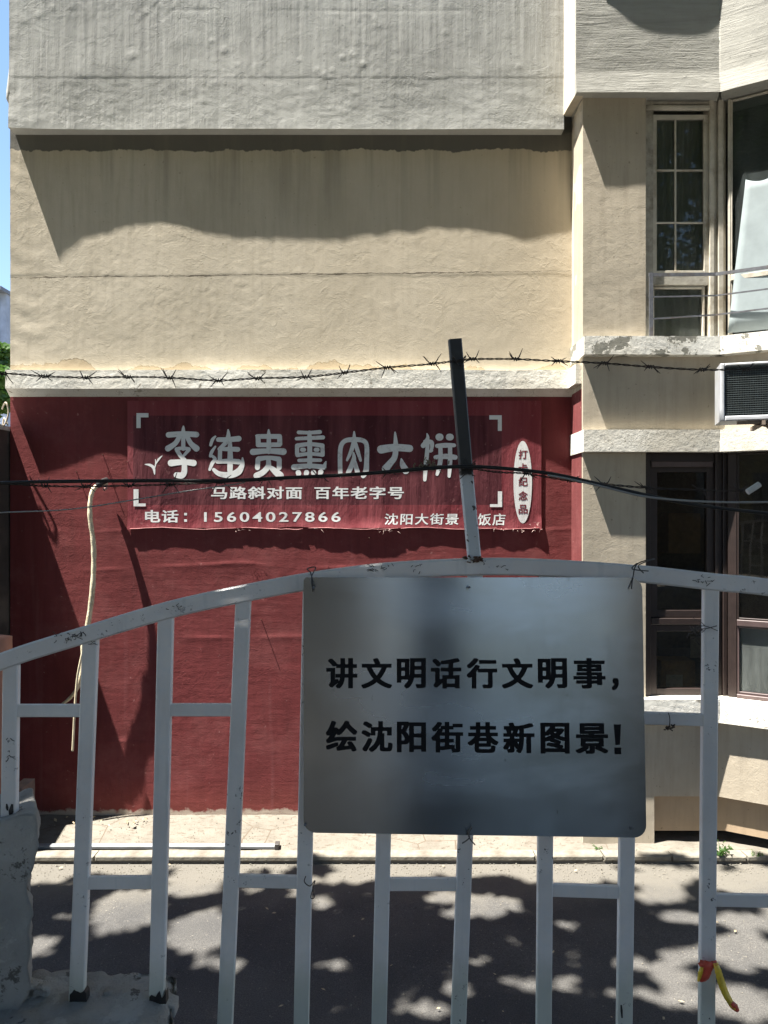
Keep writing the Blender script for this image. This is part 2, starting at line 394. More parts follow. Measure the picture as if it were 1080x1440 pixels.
def red_d(s, z):
    d = pl_disp(.9, sx=.6, sz=1.1, seed=40)(s, z)
    for zz, a in ((1.40, .006), (1.92, .004), (.62, .005), (2.2, .003)):
        c_ = zz + .05*fbm(s*1.3+zz, s*0+zz, 3)
        d = d + a*np.exp(-np.abs(z-c_)/.03)*(.4+np.clip(fbm(s*2+zz*3, s*0, 2)*2, -.4, .6))*(z < c_) + a*np.exp(-np.abs(z-c_)/.006)*(z >= c_)*(.4+np.clip(fbm(s*2+zz*3, s*0, 2)*2, -.4, .6))
    return d
slab('red_wall', WP, .0, 3.25, M['red'], B, disp=red_d, res=.011, thick=.3)
# ledge over the red wall: upright face and a sloping underside
LT = ZZ(521, 5.455); LB = ZZ(547, 5.455)
def led_d(s, z):
    wgt = np.clip(1-(z-LB)/.10, 0, 1)
    return pr_led(s)*1.0 + .010 + .0012*fbm(s*6, z*20, 4) + .0008*fbm(s*30, z*30, 2)
slab('ledge', WP, LB, LT, M['white'], B, disp=led_d, res=.009, thick=.02)
mb = MB(); n = 120
for i in range(n+1):
    s = (XR-XL)*i/n; x = XL + s; y = DF - float(pr_led(s)) - .008
    for q in ((x, y+.001, LB+.004), (x, DF-.012, ZL+.002), (x, DF-.002, ZL-.004)): mb.v.append(q)
for i in range(n):
    for k in range(2): a = i*3+k; mb.f.append((a, a+1, a+4, a+3))
mb.build('ledge_underside', M['white3'], B)
# grey upper storey
UZ = ZZ(181, 5.41); UX0 = XX(14, 5.42); UX1 = 1.318
cr = [(RNG.uniform(.1, 4.0), RNG.uniform(UZ+.15, 6.3), RNG.uniform(.012, .026), .0022) for _ in range(38)]
def grey_d(s, z):
    wgt = np.clip(1-(z-UZ)/.5, 0, 1); wgt = wgt*wgt*(3-2*wgt)
    d = pl_disp(1.1, cr, sx=1.1, sz=.8, seed=80)(s, z)
    d = d + .0022*fbm(s*26, z*1.1, 3)*np.clip((z-UZ-.30)/.3, 0, 1) + .0045*fbm(s*5, z*11+5, 5, .6)*np.clip(1-(z-UZ)/.5, 0, 1)
    zc = UZ + .375 + .012*fbm(s*2, s*0, 3)
    d = d + .0011*np.exp(-np.abs(z-zc)/.10)*(z >= zc) - .0003*np.exp(-((z-zc)/.02)**2)      # shuttering line
    zc2 = UZ + .86 + .012*fbm(s*1.5, s*0+7, 3); d = d - .0006*np.exp(-((z-zc2)/.012)**2)*(.3+2*fbm(s*4, s*0+1, 3))
    d = d + .010*np.exp(-(s/.05)**2)*fbm(z*6, s*3, 3)
    base = pr_up(s + (UX0-XL)); return d*(1-.6*wgt) + (base + .0035*fbm(s*7, s*0+9, 4))*wgt + (.092)*(1-wgt)
def grey_edge(s, z):
    return z
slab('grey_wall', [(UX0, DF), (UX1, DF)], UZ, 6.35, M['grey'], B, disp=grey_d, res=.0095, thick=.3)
MB().box(UX0, UX1, DF-.08, DF+.3, 6.352, 9.0).build('storey_wall', M['grey'], B)
# small lump hanging off the left arris of the grey storey
mb = MB(); mb.tube([(UX0+.015, DF-.07, ZZ(60, 5.4)), (UX0+.008, DF-.07, ZZ(100, 5.4)), (UX0+.000, DF-.07, ZZ(128, 5.4)), (UX0-.006, DF-.07, ZZ(136, 5.4)), (UX0+.012, DF-.07, ZZ(150, 5.4))], [.012, .022, .030, .026, .008], 8)
mb.build('paint_lump', M['grey'], B, True)

# returns (face left, in full sun)
def ret(name, x, y0, y1, z0, z1, mat, d=.6):
    return slab(name, [(x, y1), (x, y0)], z0, z1, mat, B, thick=.25, res=.014, disp=pl_disp(.5*d, seed=5))
ret('return_wall', XR, DN+.03, DF-.001, ZL+.01, 5.30, M['white_ret'])
ret('red_return', XR-.002, DN+.03, DF-.002, 0, ZL+.01, M['red'])
slab('ledge_return', [(XR-.045, DF-.04), (XR-.045, DN+.03)], LB, LT, M['white'], B, thick=.05, res=.012, disp=pl_disp(.4))
BLX = XX(810, 5.13)
slab('grey_return', [(BLX-.018, DF-.08), (BLX, 5.16)], 5.235, 6.35, M['white_ret'], B, thick=.06, res=.014, disp=pl_disp(.4))

# the bay: front face then a face turned 30 degrees toward the street
CX = 2.345; AD = Vector((.866, -.5)); AN = Vector((-.5, -.866)); AL = 1.5
A1 = (CX + AD.x*AL, DN + AD.y*AL)
BP = [(XR, DN), (CX, DN), A1]
FO = (XR, DN); FU = (1, 0); FN = (0, -1)
AO = (CX, DN); AU = (AD.x, AD.y); ANt = (AN.x, AN.y)
def fs(px, D=DN): return XX(px, D) - XR
def fz(py, D=DN): return ZZ(py, D)
def ang(px, py=None, off=0.):
    k = (px-540)/F; ox = CX + AN.x*off; oy = DN + AN.y*off
    t = (k*oy - ox)/(AD.x - k*AD.y); Y_ = oy + AD.y*t
    return t if py is None else (t, ZZ(py, Y_))
WS = fs(908)         # window starts here
def bpd(seed, a=.8, **k): return pl_disp(a, seed=seed, **k)
BP0 = lambda x0: [(x0, DN), (CX, DN), A1]
def edge(z0, prof, h=.15, sd=0, a=.7, **k):
    f = pl_disp(a, seed=sd, **k)
    return lambda s, z: f(s, z) + prof(s)*np.clip(1-(z-z0)/h, 0, 1)
ZB = ZZ(131, 5.13)
def bulge(s): return .012*np.sin(s*5) + .006*fbm(s*3, s*0+2, 3)
slab('grey_bay_wall', BP0(BLX), ZB, 6.35, M['greyh'], B, p=.058, disp=edge(ZB, lambda s: .018+.010*fbm(s*3, s*0, 3), sd=11, a=1.5, sx=.25, sz=1.3), res=.011, thick=.25)
ZU = ZZ(-47, 5.1)
slab('upper_sill', BP0(XR-.02), 6.352, 6.50, M['white'], B, p=.115, disp=lambda s, z: -.004 + .030*np.exp(-((s-.42)/.38)**4), res=.02, thick=.2)
MB().box(XR, CX, DN, DN+.3, 6.502, 9.0).build('storey_wall', M['greyh'], B)
slab('bay_pier', [(XR, DN), (XR+WS, DN)], ZZ(498, DN)-.02, 5.28, M['cream2'], B, disp=bpd(21, sx=.7), res=.011, thick=.25)
zA1 = ZZ(472, 5.10); zA0 = ZZ(498, 5.10)
slab('upper_window_sill', BP0(XR-.012), zA0, zA1, M['white2'], B, p=.082, disp=edge(zA0, lambda s: .004*np.sin(s*7), h=.2, sd=31, a=.7), res=.010, thick=.33)
slab('spandrel_wall', BP0(XR), ZZ(606, DN)-.03, zA0+.004, M['cream2'], B, disp=bpd(41), res=.013, thick=.2)
zB1 = ZZ(604, 5.12); zB0 = ZZ(635, 5.12)
slab('lintel_band', BP0(XR-.012), zB0, zB1, M['white3'], B, p=.066, disp=edge(zB0, lambda s: .004*np.sin(s*4+1), h=.2, sd=51, a=.6), res=.010, thick=.33)
slab('bay_pier', [(XR, DN), (XR+WS, DN)], .86, zB0+.004, M['cream2'], B, disp=bpd(61), res=.012, thick=.25)
zC1 = ZZ(984, 5.12); zC0 = ZZ(1017, 5.12)
slab('lower_window_sill', [(XR+WS*.0, DN), (CX, DN), A1], zC0, zC1, M['white'], B, p=.065, disp=bpd(71, .9), res=.010, thick=.33)
zD0 = fz(1120)
slab('parapet_wall', BP0(XR), zD0, zC0+.004, M['cream2'], B, disp=bpd(81, .7), res=.013, thick=.2)
s920 = fs(920)
slab('bay_pier', [(XR, DN), (XR+s920, DN)], -.02, zD0, M['cream2'], B, p=.001, disp=bpd(91, .5), res=.016, thick=.25)
peach = mat_plaster('peach base paint', (.40, .30, .20), (.33, .25, .17), bumpk=.5)
zE0 = fz(1168, DN+.03)
slab('base_beam', [(XR+s920, DN), (CX+.05, DN), (A1[0], A1[1]+.03)], zE0, zD0, peach, B, p=-.03, disp=bpd(95, .4), res=.02, thick=.15)
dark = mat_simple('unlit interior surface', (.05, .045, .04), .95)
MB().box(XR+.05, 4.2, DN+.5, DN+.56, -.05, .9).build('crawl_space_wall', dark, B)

# rooms behind the windows
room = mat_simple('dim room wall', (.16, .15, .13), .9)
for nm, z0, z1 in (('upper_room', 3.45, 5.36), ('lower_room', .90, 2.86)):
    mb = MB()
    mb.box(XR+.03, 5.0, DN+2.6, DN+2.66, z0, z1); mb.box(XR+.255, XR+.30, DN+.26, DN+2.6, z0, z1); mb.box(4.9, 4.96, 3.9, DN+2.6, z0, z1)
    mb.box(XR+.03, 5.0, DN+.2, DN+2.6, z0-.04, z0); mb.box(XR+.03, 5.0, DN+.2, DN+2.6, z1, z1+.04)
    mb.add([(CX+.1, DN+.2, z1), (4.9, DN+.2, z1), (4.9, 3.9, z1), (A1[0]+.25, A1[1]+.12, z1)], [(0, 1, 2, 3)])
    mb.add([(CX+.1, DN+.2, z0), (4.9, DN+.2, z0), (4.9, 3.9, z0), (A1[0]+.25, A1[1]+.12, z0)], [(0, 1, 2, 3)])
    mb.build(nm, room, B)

# ---- upper window: weathered off-white timber
offw = mat_simple('weathered off white timber', (.46, .43, .36), .7, var=.15, scale=14, bump=.4, bd=.003, dirt=(.24, .20, .14))
offd = mat_simple('grimy off white timber', (.34, .32, .27), .7, var=.2, scale=18, bump=.4, bd=.003, dirt=(.12, .10, .07))
steel = mat_simple('dull galvanised rail', (.13, .135, .15), .45, .3, scale=30, dirt=(.12, .09, .07))
GU = mat_glass('dusty window glass', (.60, .64, .58), .11, (.35, .38, .36))
GA = mat_glass('dusty lit window glass', (.75, .82, .80), .07, (.42, .48, .48))
GD = mat_glass('dark brown window glass', (.72, .68, .60), .012, (.2, .2, .18), 1.55)
def rect_frame(name, O, u, n, s0, s1, z0, z1, w_, d0, d1, mat, parent, b=.002, wb=None):
    mb = MB(); wb = wb or w_
    mb.lbox(O, u, n, s0, s0+w_, z0, z1, d0, d1, b); mb.lbox(O, u, n, s1-w_, s1, z0, z1, d0, d1, b)
    mb.lbox(O, u, n, s0+w_, s1-w_, z0, z0+wb, d0, d1-.0015, b); mb.lbox(O, u, n, s0+w_, s1-w_, z1-w_, z1, d0, d1-.0015, b)
    return mb.build(name, mat, parent)
def window(name, O, u, n, s0, s1, z0, z1, w_, d, mat, gl, muls=(), rails=(), mw=.012):
    f = rect_frame(name, O, u, n, s0, s1, z0, z1, w_, d-.045, d, mat, B)
    a = [s0+w_] + list(muls) + [s1-w_]; c = [z0+w_] + list(rails) + [z1-w_]
    for m in muls: MB().lbox(O, u, n, m-mw/2, m+mw/2, z0+w_, z1-w_, d-.035, d-.012, .002).build('mullion', mat, f)
    for r_ in rails: MB().lbox(O, u, n, s0+w_, s1-w_, r_-mw/2, r_+mw/2, d-.034, d-.0135, .002).build('glazing_bar', mat, f)
    for i in range(len(a)-1):
        for j in range(len(c)-1):
            MB().lbox(O, u, n, a[i]+.001, a[i+1]-.001, c[j]+.001, c[j+1]-.001, d-.027, d-.023).build('pane', gl, f)
    return f
ds = -.05
D2 = DN - ds
def s_(px): return XX(px, D2) - XR
def z_(py): return ZZ(py, D2)
# casing: left jamb, head, roller, post, sill rail
MB().lbox(FO, FU, FN, WS+.002, s_(918), zA1+.002, z_(140), -.12, -.035, .003).build('jamb', offd, B)
MB().lbox(FO, FU, FN, WS+.002, s_(1000), z_(147), z_(136), -.12, -.045, .002).build('head_rail', offd, B)
MB().tube([(XR+WS+.012, DN+.035, z_(153.5)), (XR+s_(996), DN+.035, z_(153.5))], .019, 12).build('roller_blind_box', offw, B, True)
window('window', FO, FU, FN, s_(918), s_(996), z_(386), z_(161), .028, ds, offw, GU, (s_(951),), (z_(312), z_(238)))
MB().lbox(FO, FU, FN, s_(918), s_(996), z_(401), z_(387), -.12, -.048, .003).build('transom', offd, B)
window('window', FO, FU, FN, s_(918), s_(992), zA1+.004, z_(402), .014, ds-.01, offw, GU)
pm = MB()
for a, b_, d_ in ((996.5, 1003, -.03), (1003.5, 1008, -.045), (1008.5, 1016, -.028), (1016.5, 1021, -.05)):
    pm.lbox(FO, FU, FN, s_(a), s_(b_)-.001, zA1+.002, z_(138), -.14, d_, .003)
pm.build('corner_post', offw, B)
ta = ang(1027, off=-.05)
t0 = ang(1021, off=-.05); 
MB().lbox(AO, AU, ANt, t0+.012, ta+.002, zA1+.002, 5.23, -.10, -.045, .002).build('jamb', offw, B)
ztr = ang(1050, 389, -.05)[1]
def awin(name, t0, t1, z0, z1, wj, d, mat, gl):
    f = rect_frame(name, AO, AU, ANt, t0, t1, z0, z1, wj, d-.04, d, mat, B)
    MB().lbox(AO, AU, ANt, t0+wj+.001, t1-wj-.001, z0+wj+.001, z1-wj-.001, d-.026, d-.021).build('pane', gl, f); return f
awin('window', ta+.003, ta+.85, ztr+.022, 5.225, .010, -.05, offw, GA)
awin('window', ta+.003, ta+.85, zA1+.004, ztr-.016, .010, -.052, offw, GA)
MB().lbox(AO, AU, ANt, ta+.003, ta+.9, ztr-.015, ztr+.021, -.10, -.035, .003).build('transom', offw, B)
MB().lbox(AO, AU, ANt, ta+.86, AL, zA1+.002, 5.23, -.12, -.03).build('jamb', offw, B)
# head casing under the grey storey
MB().lbox(FO, FU, FN, WS+.002, CX-XR-.01, z_(135.5), 5.25, -.16, -.02).build('head_board', offd, B)
# ---- safety rail before the upper window
rl = empty('window_guard_rail', (XR+WS, DN, zA1)); tag(rl, 'galvanised steel guard rail of three bars across the upper window', 'railing')
def railpts(y0, y1, y2, off=.04):
    a, za = ang(1080, y2, off)
    return [(XR+fs(912, DN-off), DN-off, ZZ(y0, DN-off)), (XR+fs(1006, DN-off), DN-off, ZZ(y1, DN-off)), (AO[0]+AD.x*a+AN.x*off, AO[1]+AD.y*a+AN.y*off, za), (AO[0]+AD.x*.8+AN.x*off, AO[1]+AD.y*.8+AN.y*off, za)]
for (y0, y1, y2, hh) in ((387, 386, 377, .022), (418, 416, 407, .009), (449, 443, 434, .010)):
    p = railpts(y0, y1, y2); mb = MB()
    for a, b_ in ((p[0], p[1]), (p[1], p[3])):
        a = Vector(a); b_ = Vector(b_); d = (b_-a).normalized(); n = Vector((d.y, -d.x, 0)).normalized()
        vs = []
        for q in (a, b_):
            for dz, dn in ((-hh/2, 0), (hh/2, 0), (hh/2, .010), (-hh/2, .010)): vs.append(q + Vector((0, 0, dz)) + n*dn)
        mb.add(vs, [(0,1,5,4),(1,2,6,5),(2,3,7,6),(3,0,4,7),(0,3,2,1),(4,5,6,7)])
    mb.build('rail', steel, rl)
MB().box(XR+fs(909.5), XR+fs(915), DN-.052, DN-.042, zA1-.0, ZZ(384, DN-.04)).build('upright', steel, rl)
# ---- lower window: dark brown
brown = mat_simple('dark brown window frame', (.024, .015, .013), .5, var=.2, scale=20, bump=.2, spec=.4)
brl = mat_simple('lighter brown window frame', (.075, .05, .048), .5, var=.15, scale=20, bump=.2)  # lighter copy of the brown frame colour
MB().lbox(FO, FU, FN, WS+.002, s_(914), zC1+.002, zB0-.002, -.12, -.03, .003).build('jamb', brown, B)
MB().lbox(FO, FU, FN, s_(914)+.001, s_(1004), z_(652), zB0-.002, -.12, -.045, .003).build('head_rail', brown, B)
MB().lbox(FO, FU, FN, s_(914)+.002, s_(1000), z_(657), z_(649), -.044, -.02, .004).build('rain_strip', brl, B)
window('window', FO, FU, FN, s_(914.5), s_(1004), z_(868), z_(654), .05, ds, brown, GD)
MB().lbox(FO, FU, FN, s_(914.5), s_(1004), z_(878), z_(869), -.12, -.035, .003).build('transom', brown, B)
window('window', FO, FU, FN, s_(914.5), s_(1004), zC1+.004, z_(879), .045, ds, brown, GD)
pm = MB()
for a, b_, d_ in ((1004.5, 1009, -.03), (1009.3, 1015, -.045), (1015.3, 1021, -.03)):
    pm.lbox(FO, FU, FN, s_(a), s_(b_), zC1+.002, zB0-.002, -.14, d_, .003)
pm.build('corner_post', brown, B)
tb = ang(1036, off=-.05)
MB().lbox(AO, AU, ANt, ang(1021, off=-.05)+.012, tb, zC1+.002, zB0-.002, -.10, -.045, .002).build('jamb', brown, B)
zt2 = ang(1060, 877, -.05)[1]
awin('window', tb+.002, tb+.9, zt2+.022, zB0-.004, .012, -.05, brown, GD)
awin('window', tb+.002, tb+.9, zC1+.03, zt2-.022, .014, -.052, brl, mat_glass('hazy lower glass', (.5, .56, .54), .16, (.42, .46, .44)))
MB().lbox(AO, AU, ANt, tb+.002, tb+.95, zt2-.021, zt2+.021, -.10, -.035, .003).build('transom', brl, B)
MB().lbox(AO, AU, ANt, tb+.002, tb+.95, zC1+.002, zC1+.029, -.10, -.03, .003).build('bottom_rail', brl, B)
MB().lbox(AO, AU, ANt, tb+.96, AL, zC1+.002, zB0-.002, -.12, -.03).build('jamb', brown, B)
# curtains and things on the window board inside
def curtain(name, x0, y0, x1, y1, z0, z1, mat, folds, amp, flare=0., label='', lean=0.):
    mb = MB(); n = folds*8; m = 10
    for j in range(m+1):
        t = j/m; z = z1 + (z0-z1)*t
        for i in range(n+1):
            u = i/n; x = x0 + (x1-x0)*u; y = y0 + (y1-y0)*u
            mb.v.append((x - lean*t*(1-u) , y + amp*math.sin(u*folds*6.28 + .4*math.sin(t*3)), z))
    for j in range(m):
        for i in range(n): mb.f.append((j*(n+1)+i, j*(n+1)+i+1, (j+1)*(n+1)+i+1, (j+1)*(n+1)+i))
    o = mb.build(name, mat, None, True); md = o.modifiers.new('thick', 'SOLIDIFY'); md.thickness = .002
    return tag(o, label, 'curtain')
cl = mat_simple('dusty net curtain', (.45, .45, .38), .9, var=.2, scale=8)
curtain('curtain', XR+s_(900), DN+.22, XR+s_(1002)+.03, DN+.22, 3.60, 5.22, cl, 9, .012, label='dull grey green folded curtain behind the narrow upper panes')
cb = mat_simple('pale blue curtain', (.23, .27, .28), .9, var=.10, scale=8)
q0 = ang(1050, 0, -.11)[0]; q1 = q0 + .7
curtain('curtain', AO[0]+AD.x*q0-AN.x*.075, AO[1]+AD.y*q0-AN.y*.075, AO[0]+AD.x*q1-AN.x*.075, AO[1]+AD.y*q1-AN.y*.075, 3.58, ZZ(253, 5.25), cb, 2, .0015, label='pale blue curtain sloping behind the large upper right pane', lean=.13)
bx = XX(932, 5.5); 
tag(MB().box(XX(930, 5.52), XX(978, 5.52), 5.52, 5.72, ZZ(968, 5.5), ZZ(930, 5.52), .003).build('cardboard_box', mat_simple('brown cardboard', (.50, .33, .15), .9)), 'brown cardboard box standing inside the dark lower window', 'box')
tag(MB().box(XX(937, 5.48), XX(960, 5.48), 5.48, 5.484, ZZ(968, 5.5), ZZ(949, 5.48)).build('paper_card', mat_simple('white card', (.75, .74, .66), .9)), 'white card leaning on the cardboard box inside the lower window', 'card')
tag(MB().box(XX(971, 5.40), XX(992, 5.40), 5.40, 5.403, ZZ(925, 5.4), ZZ(895, 5.40)).build('paper_notice', mat_simple('grey paper', (.5, .5, .48), .9)), 'pale paper notice hung behind the lower pane beside the fence bar', 'notice')
tag(MB().box(XX(940, 5.9), XX(985, 5.9), 5.9, 6.2, 2.0, 2.32, .003).build('storage_box', mat_simple('tan storage box', (.30, .22, .11), .9)), 'tan storage box high in the dark room behind the lower window', 'box')

# ------------------------------------------------------------------ the banner
g = G('faded red banner vinyl')
X, Y, Z = g.sep()
bx0, bx1, bz1, bz0 = XX(178, 5.47), XX(762, 5.47), ZZ(563, 5.47), ZZ(744, 5.47)
ix0, ix1, iz1, iz0 = XX(186, 5.47), XX(706, 5.47), ZZ(584, 5.47), ZZ(710, 5.47)
inn = g.math('MULTIPLY', g.math('MULTIPLY', g.math('GREATER_THAN', X, ix0), g.math('LESS_THAN', X, ix1)), g.math('MULTIPLY', g.math('GREATER_THAN', Z, iz0), g.math('LESS_THAN', Z, iz1)))
fold = g.noise(9, 4, .6, vec=g.map((1, 1, .10), (0, R(6), 0)))
c = g.mix(g.rng(fold, .4, .7), (.155, .029, .036), (.215, .055, .062))
ci = g.mix(g.rng(fold, .4, .72), (.055, .014, .019), (.15, .045, .052))
c = g.mix(g.math('MULTIPLY', inn, .9), c, ci)
c = g.mix(g.rng(g.noise(30, 5, .7), .62, .7, 0, .5), c, (.26, .12, .12))
nn = g.bump(fold, .55, .02, g.bump(g.noise(5, 5, .6, vec=g.map((1, 1, .5), (0, .5, 0)), dist=1.5), .35, .02, g.bump(g.noise(50, 4, .6), .25, .003)))
M['banner'] = g.done(c, .7, nn, spec=.15)
BN = empty('restaurant_banner', (0, 5.47, bz0)); tag(BN, 'faded dark red vinyl banner with white Chinese restaurant lettering on the red wall', 'banner')
YB = 5.489
def bside(s, z):     # mostly flat, the foot curls away from the wall
    t = np.clip(1-(z-bz0)/.10, 0, 1); e = np.clip(1-(bx1-(s+bx0))/.10, 0, 1)
    return .0050*t**2*(.6+1.6*np.abs(fbm(s*3.2, s*0, 4)) + 1.6*np.exp(-((s-1.8)/.22)**2)) + .016*e**2*t*(1+2*fbm(s*9, z*9, 2)) + .003*t*fbm(s*11, z*6, 3) + .0008*fbm(s*3, z*2, 2)
def bzf(s, z):
    t = np.clip(1-(z-bz0)/.05, 0, 1); return z + t*(.012*fbm(s*4, s*0+4, 4)+.010*np.sin(s*1.1+.5))
slab('banner_sheet', [(bx0, YB), (bx1, YB)], bz0, bz1, M['banner'], BN, disp=bside, zfun=bzf, res=.008, thick=.003)
D_H = 5.48
# hem folded up at the foot, frayed end
mb = MB()
for (a, b_) in ((160, 330), (330, 425), (425, 560), (556, 700), (660, 760)):
    pts = []
    for i in range(15):
        px = a+8+(b_-a-8)*i/14; px = max(180, min(761, px)); zz = bz0 + .004 + .006*math.sin(px*.05+a) + random.uniform(-.003, .003)
        pts.append((XX(px, 5.44), YB - float(bside(np.array([XX(px, D_H)-bx0]), np.array([bz0]))[0]) + .001 - random.uniform(0, .002), zz))
    mb.tube(pts, [.0015+.002*random.random() for _ in pts], 6)
mb.build('hem', mat_simple('sun bleached pink hem', (.30, .11, .11), .6, scale=30), BN, True)
mb = MB()
for i in range(34):
    px = random.choice([random.uniform(725, 764), random.uniform(330, 350), random.uniform(690, 760), random.uniform(440, 465), random.uniform(530, 560)])
    z = bz0 + random.uniform(-.02, .05 if px > 740 else .005); p0 = Vector((XX(px, 5.44), YB-.025, z)); L = random.uniform(.01, .035)
    d = Vector((random.uniform(-1, 1), random.uniform(-.5, 0), random.uniform(-1.2, .4))).normalized()
    mb.tube([p0, p0+d*L*.5+Vector((0, -.003, .002)), p0+d*L], [.0014, .0012, .0006], 4)
mb.build('frayed_threads', mat_simple('pale frayed thread', (.55, .40, .36), .8), BN)['kind'] = 'stuff'
g = G('worn white vinyl print')
c = g.mix(g.rng(g.noise(22, 5, .7), .56, .66, 0, .55), (.66, .67, .66), (.40, .36, .36))
g_f = g.noise(9, 4, .6, vec=g.map((1, 1, .10), (0, R(6), 0)))
M['print'] = g.done(c, .5, g.bump(g_f, .4, .012), spec=.3)
M['redprint'] = mat_simple('dark red print', (.16, .02, .03), .5, bump=.02)
M['black'] = mat_simple('black vinyl lettering', (.008, .008, .010), .6, spec=.15, var=.3, bump=.05, bd=.0005)
YT = YB - .0005

def text_mesh(body, px0, px1, py0, py1, D, mat, parent, off=.02, y=None, sp=1.0, name='lettering', shear=0.):
    """line set in the built-in font, fitted to its measured box; boldness comes from slightly shifted passes"""
    c = bpy.data.curves.new('tmp', 'FONT'); c.body = body; c.size = 1; c.offset = min(off, .006); c.space_character = sp; c.shear = shear; c.resolution_u = 4
    o = bpy.data.objects.new('tmp', c); COL.objects.link(o)
    me = bpy.data.meshes.new_from_object(o.evaluated_get(bpy.context.evaluated_depsgraph_get())); bpy.data.objects.remove(o); bpy.data.curves.remove(c)
    n = len(me.vertices); a = np.empty(n*3); me.vertices.foreach_get('co', a); a = a.reshape(-1, 3)
    F_ = [tuple(p.vertices) for p in me.polygons]; bpy.data.meshes.remove(me)
    e = max(0, off-.006)
    ev = e*.55; sh = [(0, 0)] + ([(e, ev), (-e, ev), (e, -ev), (-e, -ev), (e, 0), (-e, 0), (0, ev), (0, -ev)] if e > .003 else [])
    mn = a.min(0)-e; mx = a.max(0)+e
    X0, X1 = XX(px0, D), XX(px1, D); Z0, Z1 = ZZ(py1, D), ZZ(py0, D); V = []; FF = []
    for k, (dx, dz) in enumerate(sh):
        out = np.empty_like(a); out[:, 0] = X0 + (a[:, 0]+dx-mn[0])/(mx[0]-mn[0])*(X1-X0); out[:, 2] = Z0 + (a[:, 1]+dz-mn[1])/(mx[1]-mn[1])*(Z1-Z0)
        out[:, 1] = (y if y is not None else D) - .00003*k
        if parent is BN: out[:, 1] -= bside(out[:, 0]-bx0, out[:, 2]) + .0002
        V.append(out); FF += [tuple(i+k*n for i in f) for f in F_]
    me = bpy.data.meshes.new(name); me.from_pydata(np.concatenate(V).tolist(), [], FF)
    return link(name, me, mat, parent)
D_ = YB
text_mesh('马路斜对面', 297, 425, 684, 702, D_, M['print'], BN, .027, YT, 1.12)
text_mesh('百年老字号', 442, 568, 684, 702, D_, M['print'], BN, .027, YT, 1.12)
text_mesh('电话', 204, 251, 717, 735, D_, M['print'], BN, .027, YT, 1.1)
for y in (723, 732): text_mesh('-', 259, 263, y-2, y+2, D_, M['print'], BN, .03, YT, name='colon_dot')
text_mesh('15604027866', 287, 479, 720, 734, D_, M['print'], BN, .018, YT, 1.3)
text_mesh('沈阳大街景', 541, 645, 722, 738, D_, M['print'], BN, .016, YT, 1.15, shear=.05)
text_mesh('饭店', 672, 711, 722, 739, D_, M['print'], BN, .016, YT, 1.15, shear=.05)
# corner brackets
def flat(mb, x0, y0, x1, y1): 
    YT = YB - .0030
    a = [(XX(x0, D_), YT, ZZ(y1, D_)), (XX(x1, D_), YT, ZZ(y1, D_)), (XX(x1, D_), YT, ZZ(y0, D_)), (XX(x0, D_), YT, ZZ(y0, D_))]; mb.add(a, [(0, 1, 2, 3)])
for pr_ in (((192, 581, 209, 587), (192, 587, 198, 602)), ((188, 708, 205, 712), (188, 688, 195, 708)), ((688, 584, 705.5, 590), (700, 590, 705.5, 606)), ((689, 709, 706, 713), (700, 691, 706, 709))):
    mb = MB()
    for r in pr_: flat(mb, *r)
    mb.build('corner_bracket', M['print'], BN)
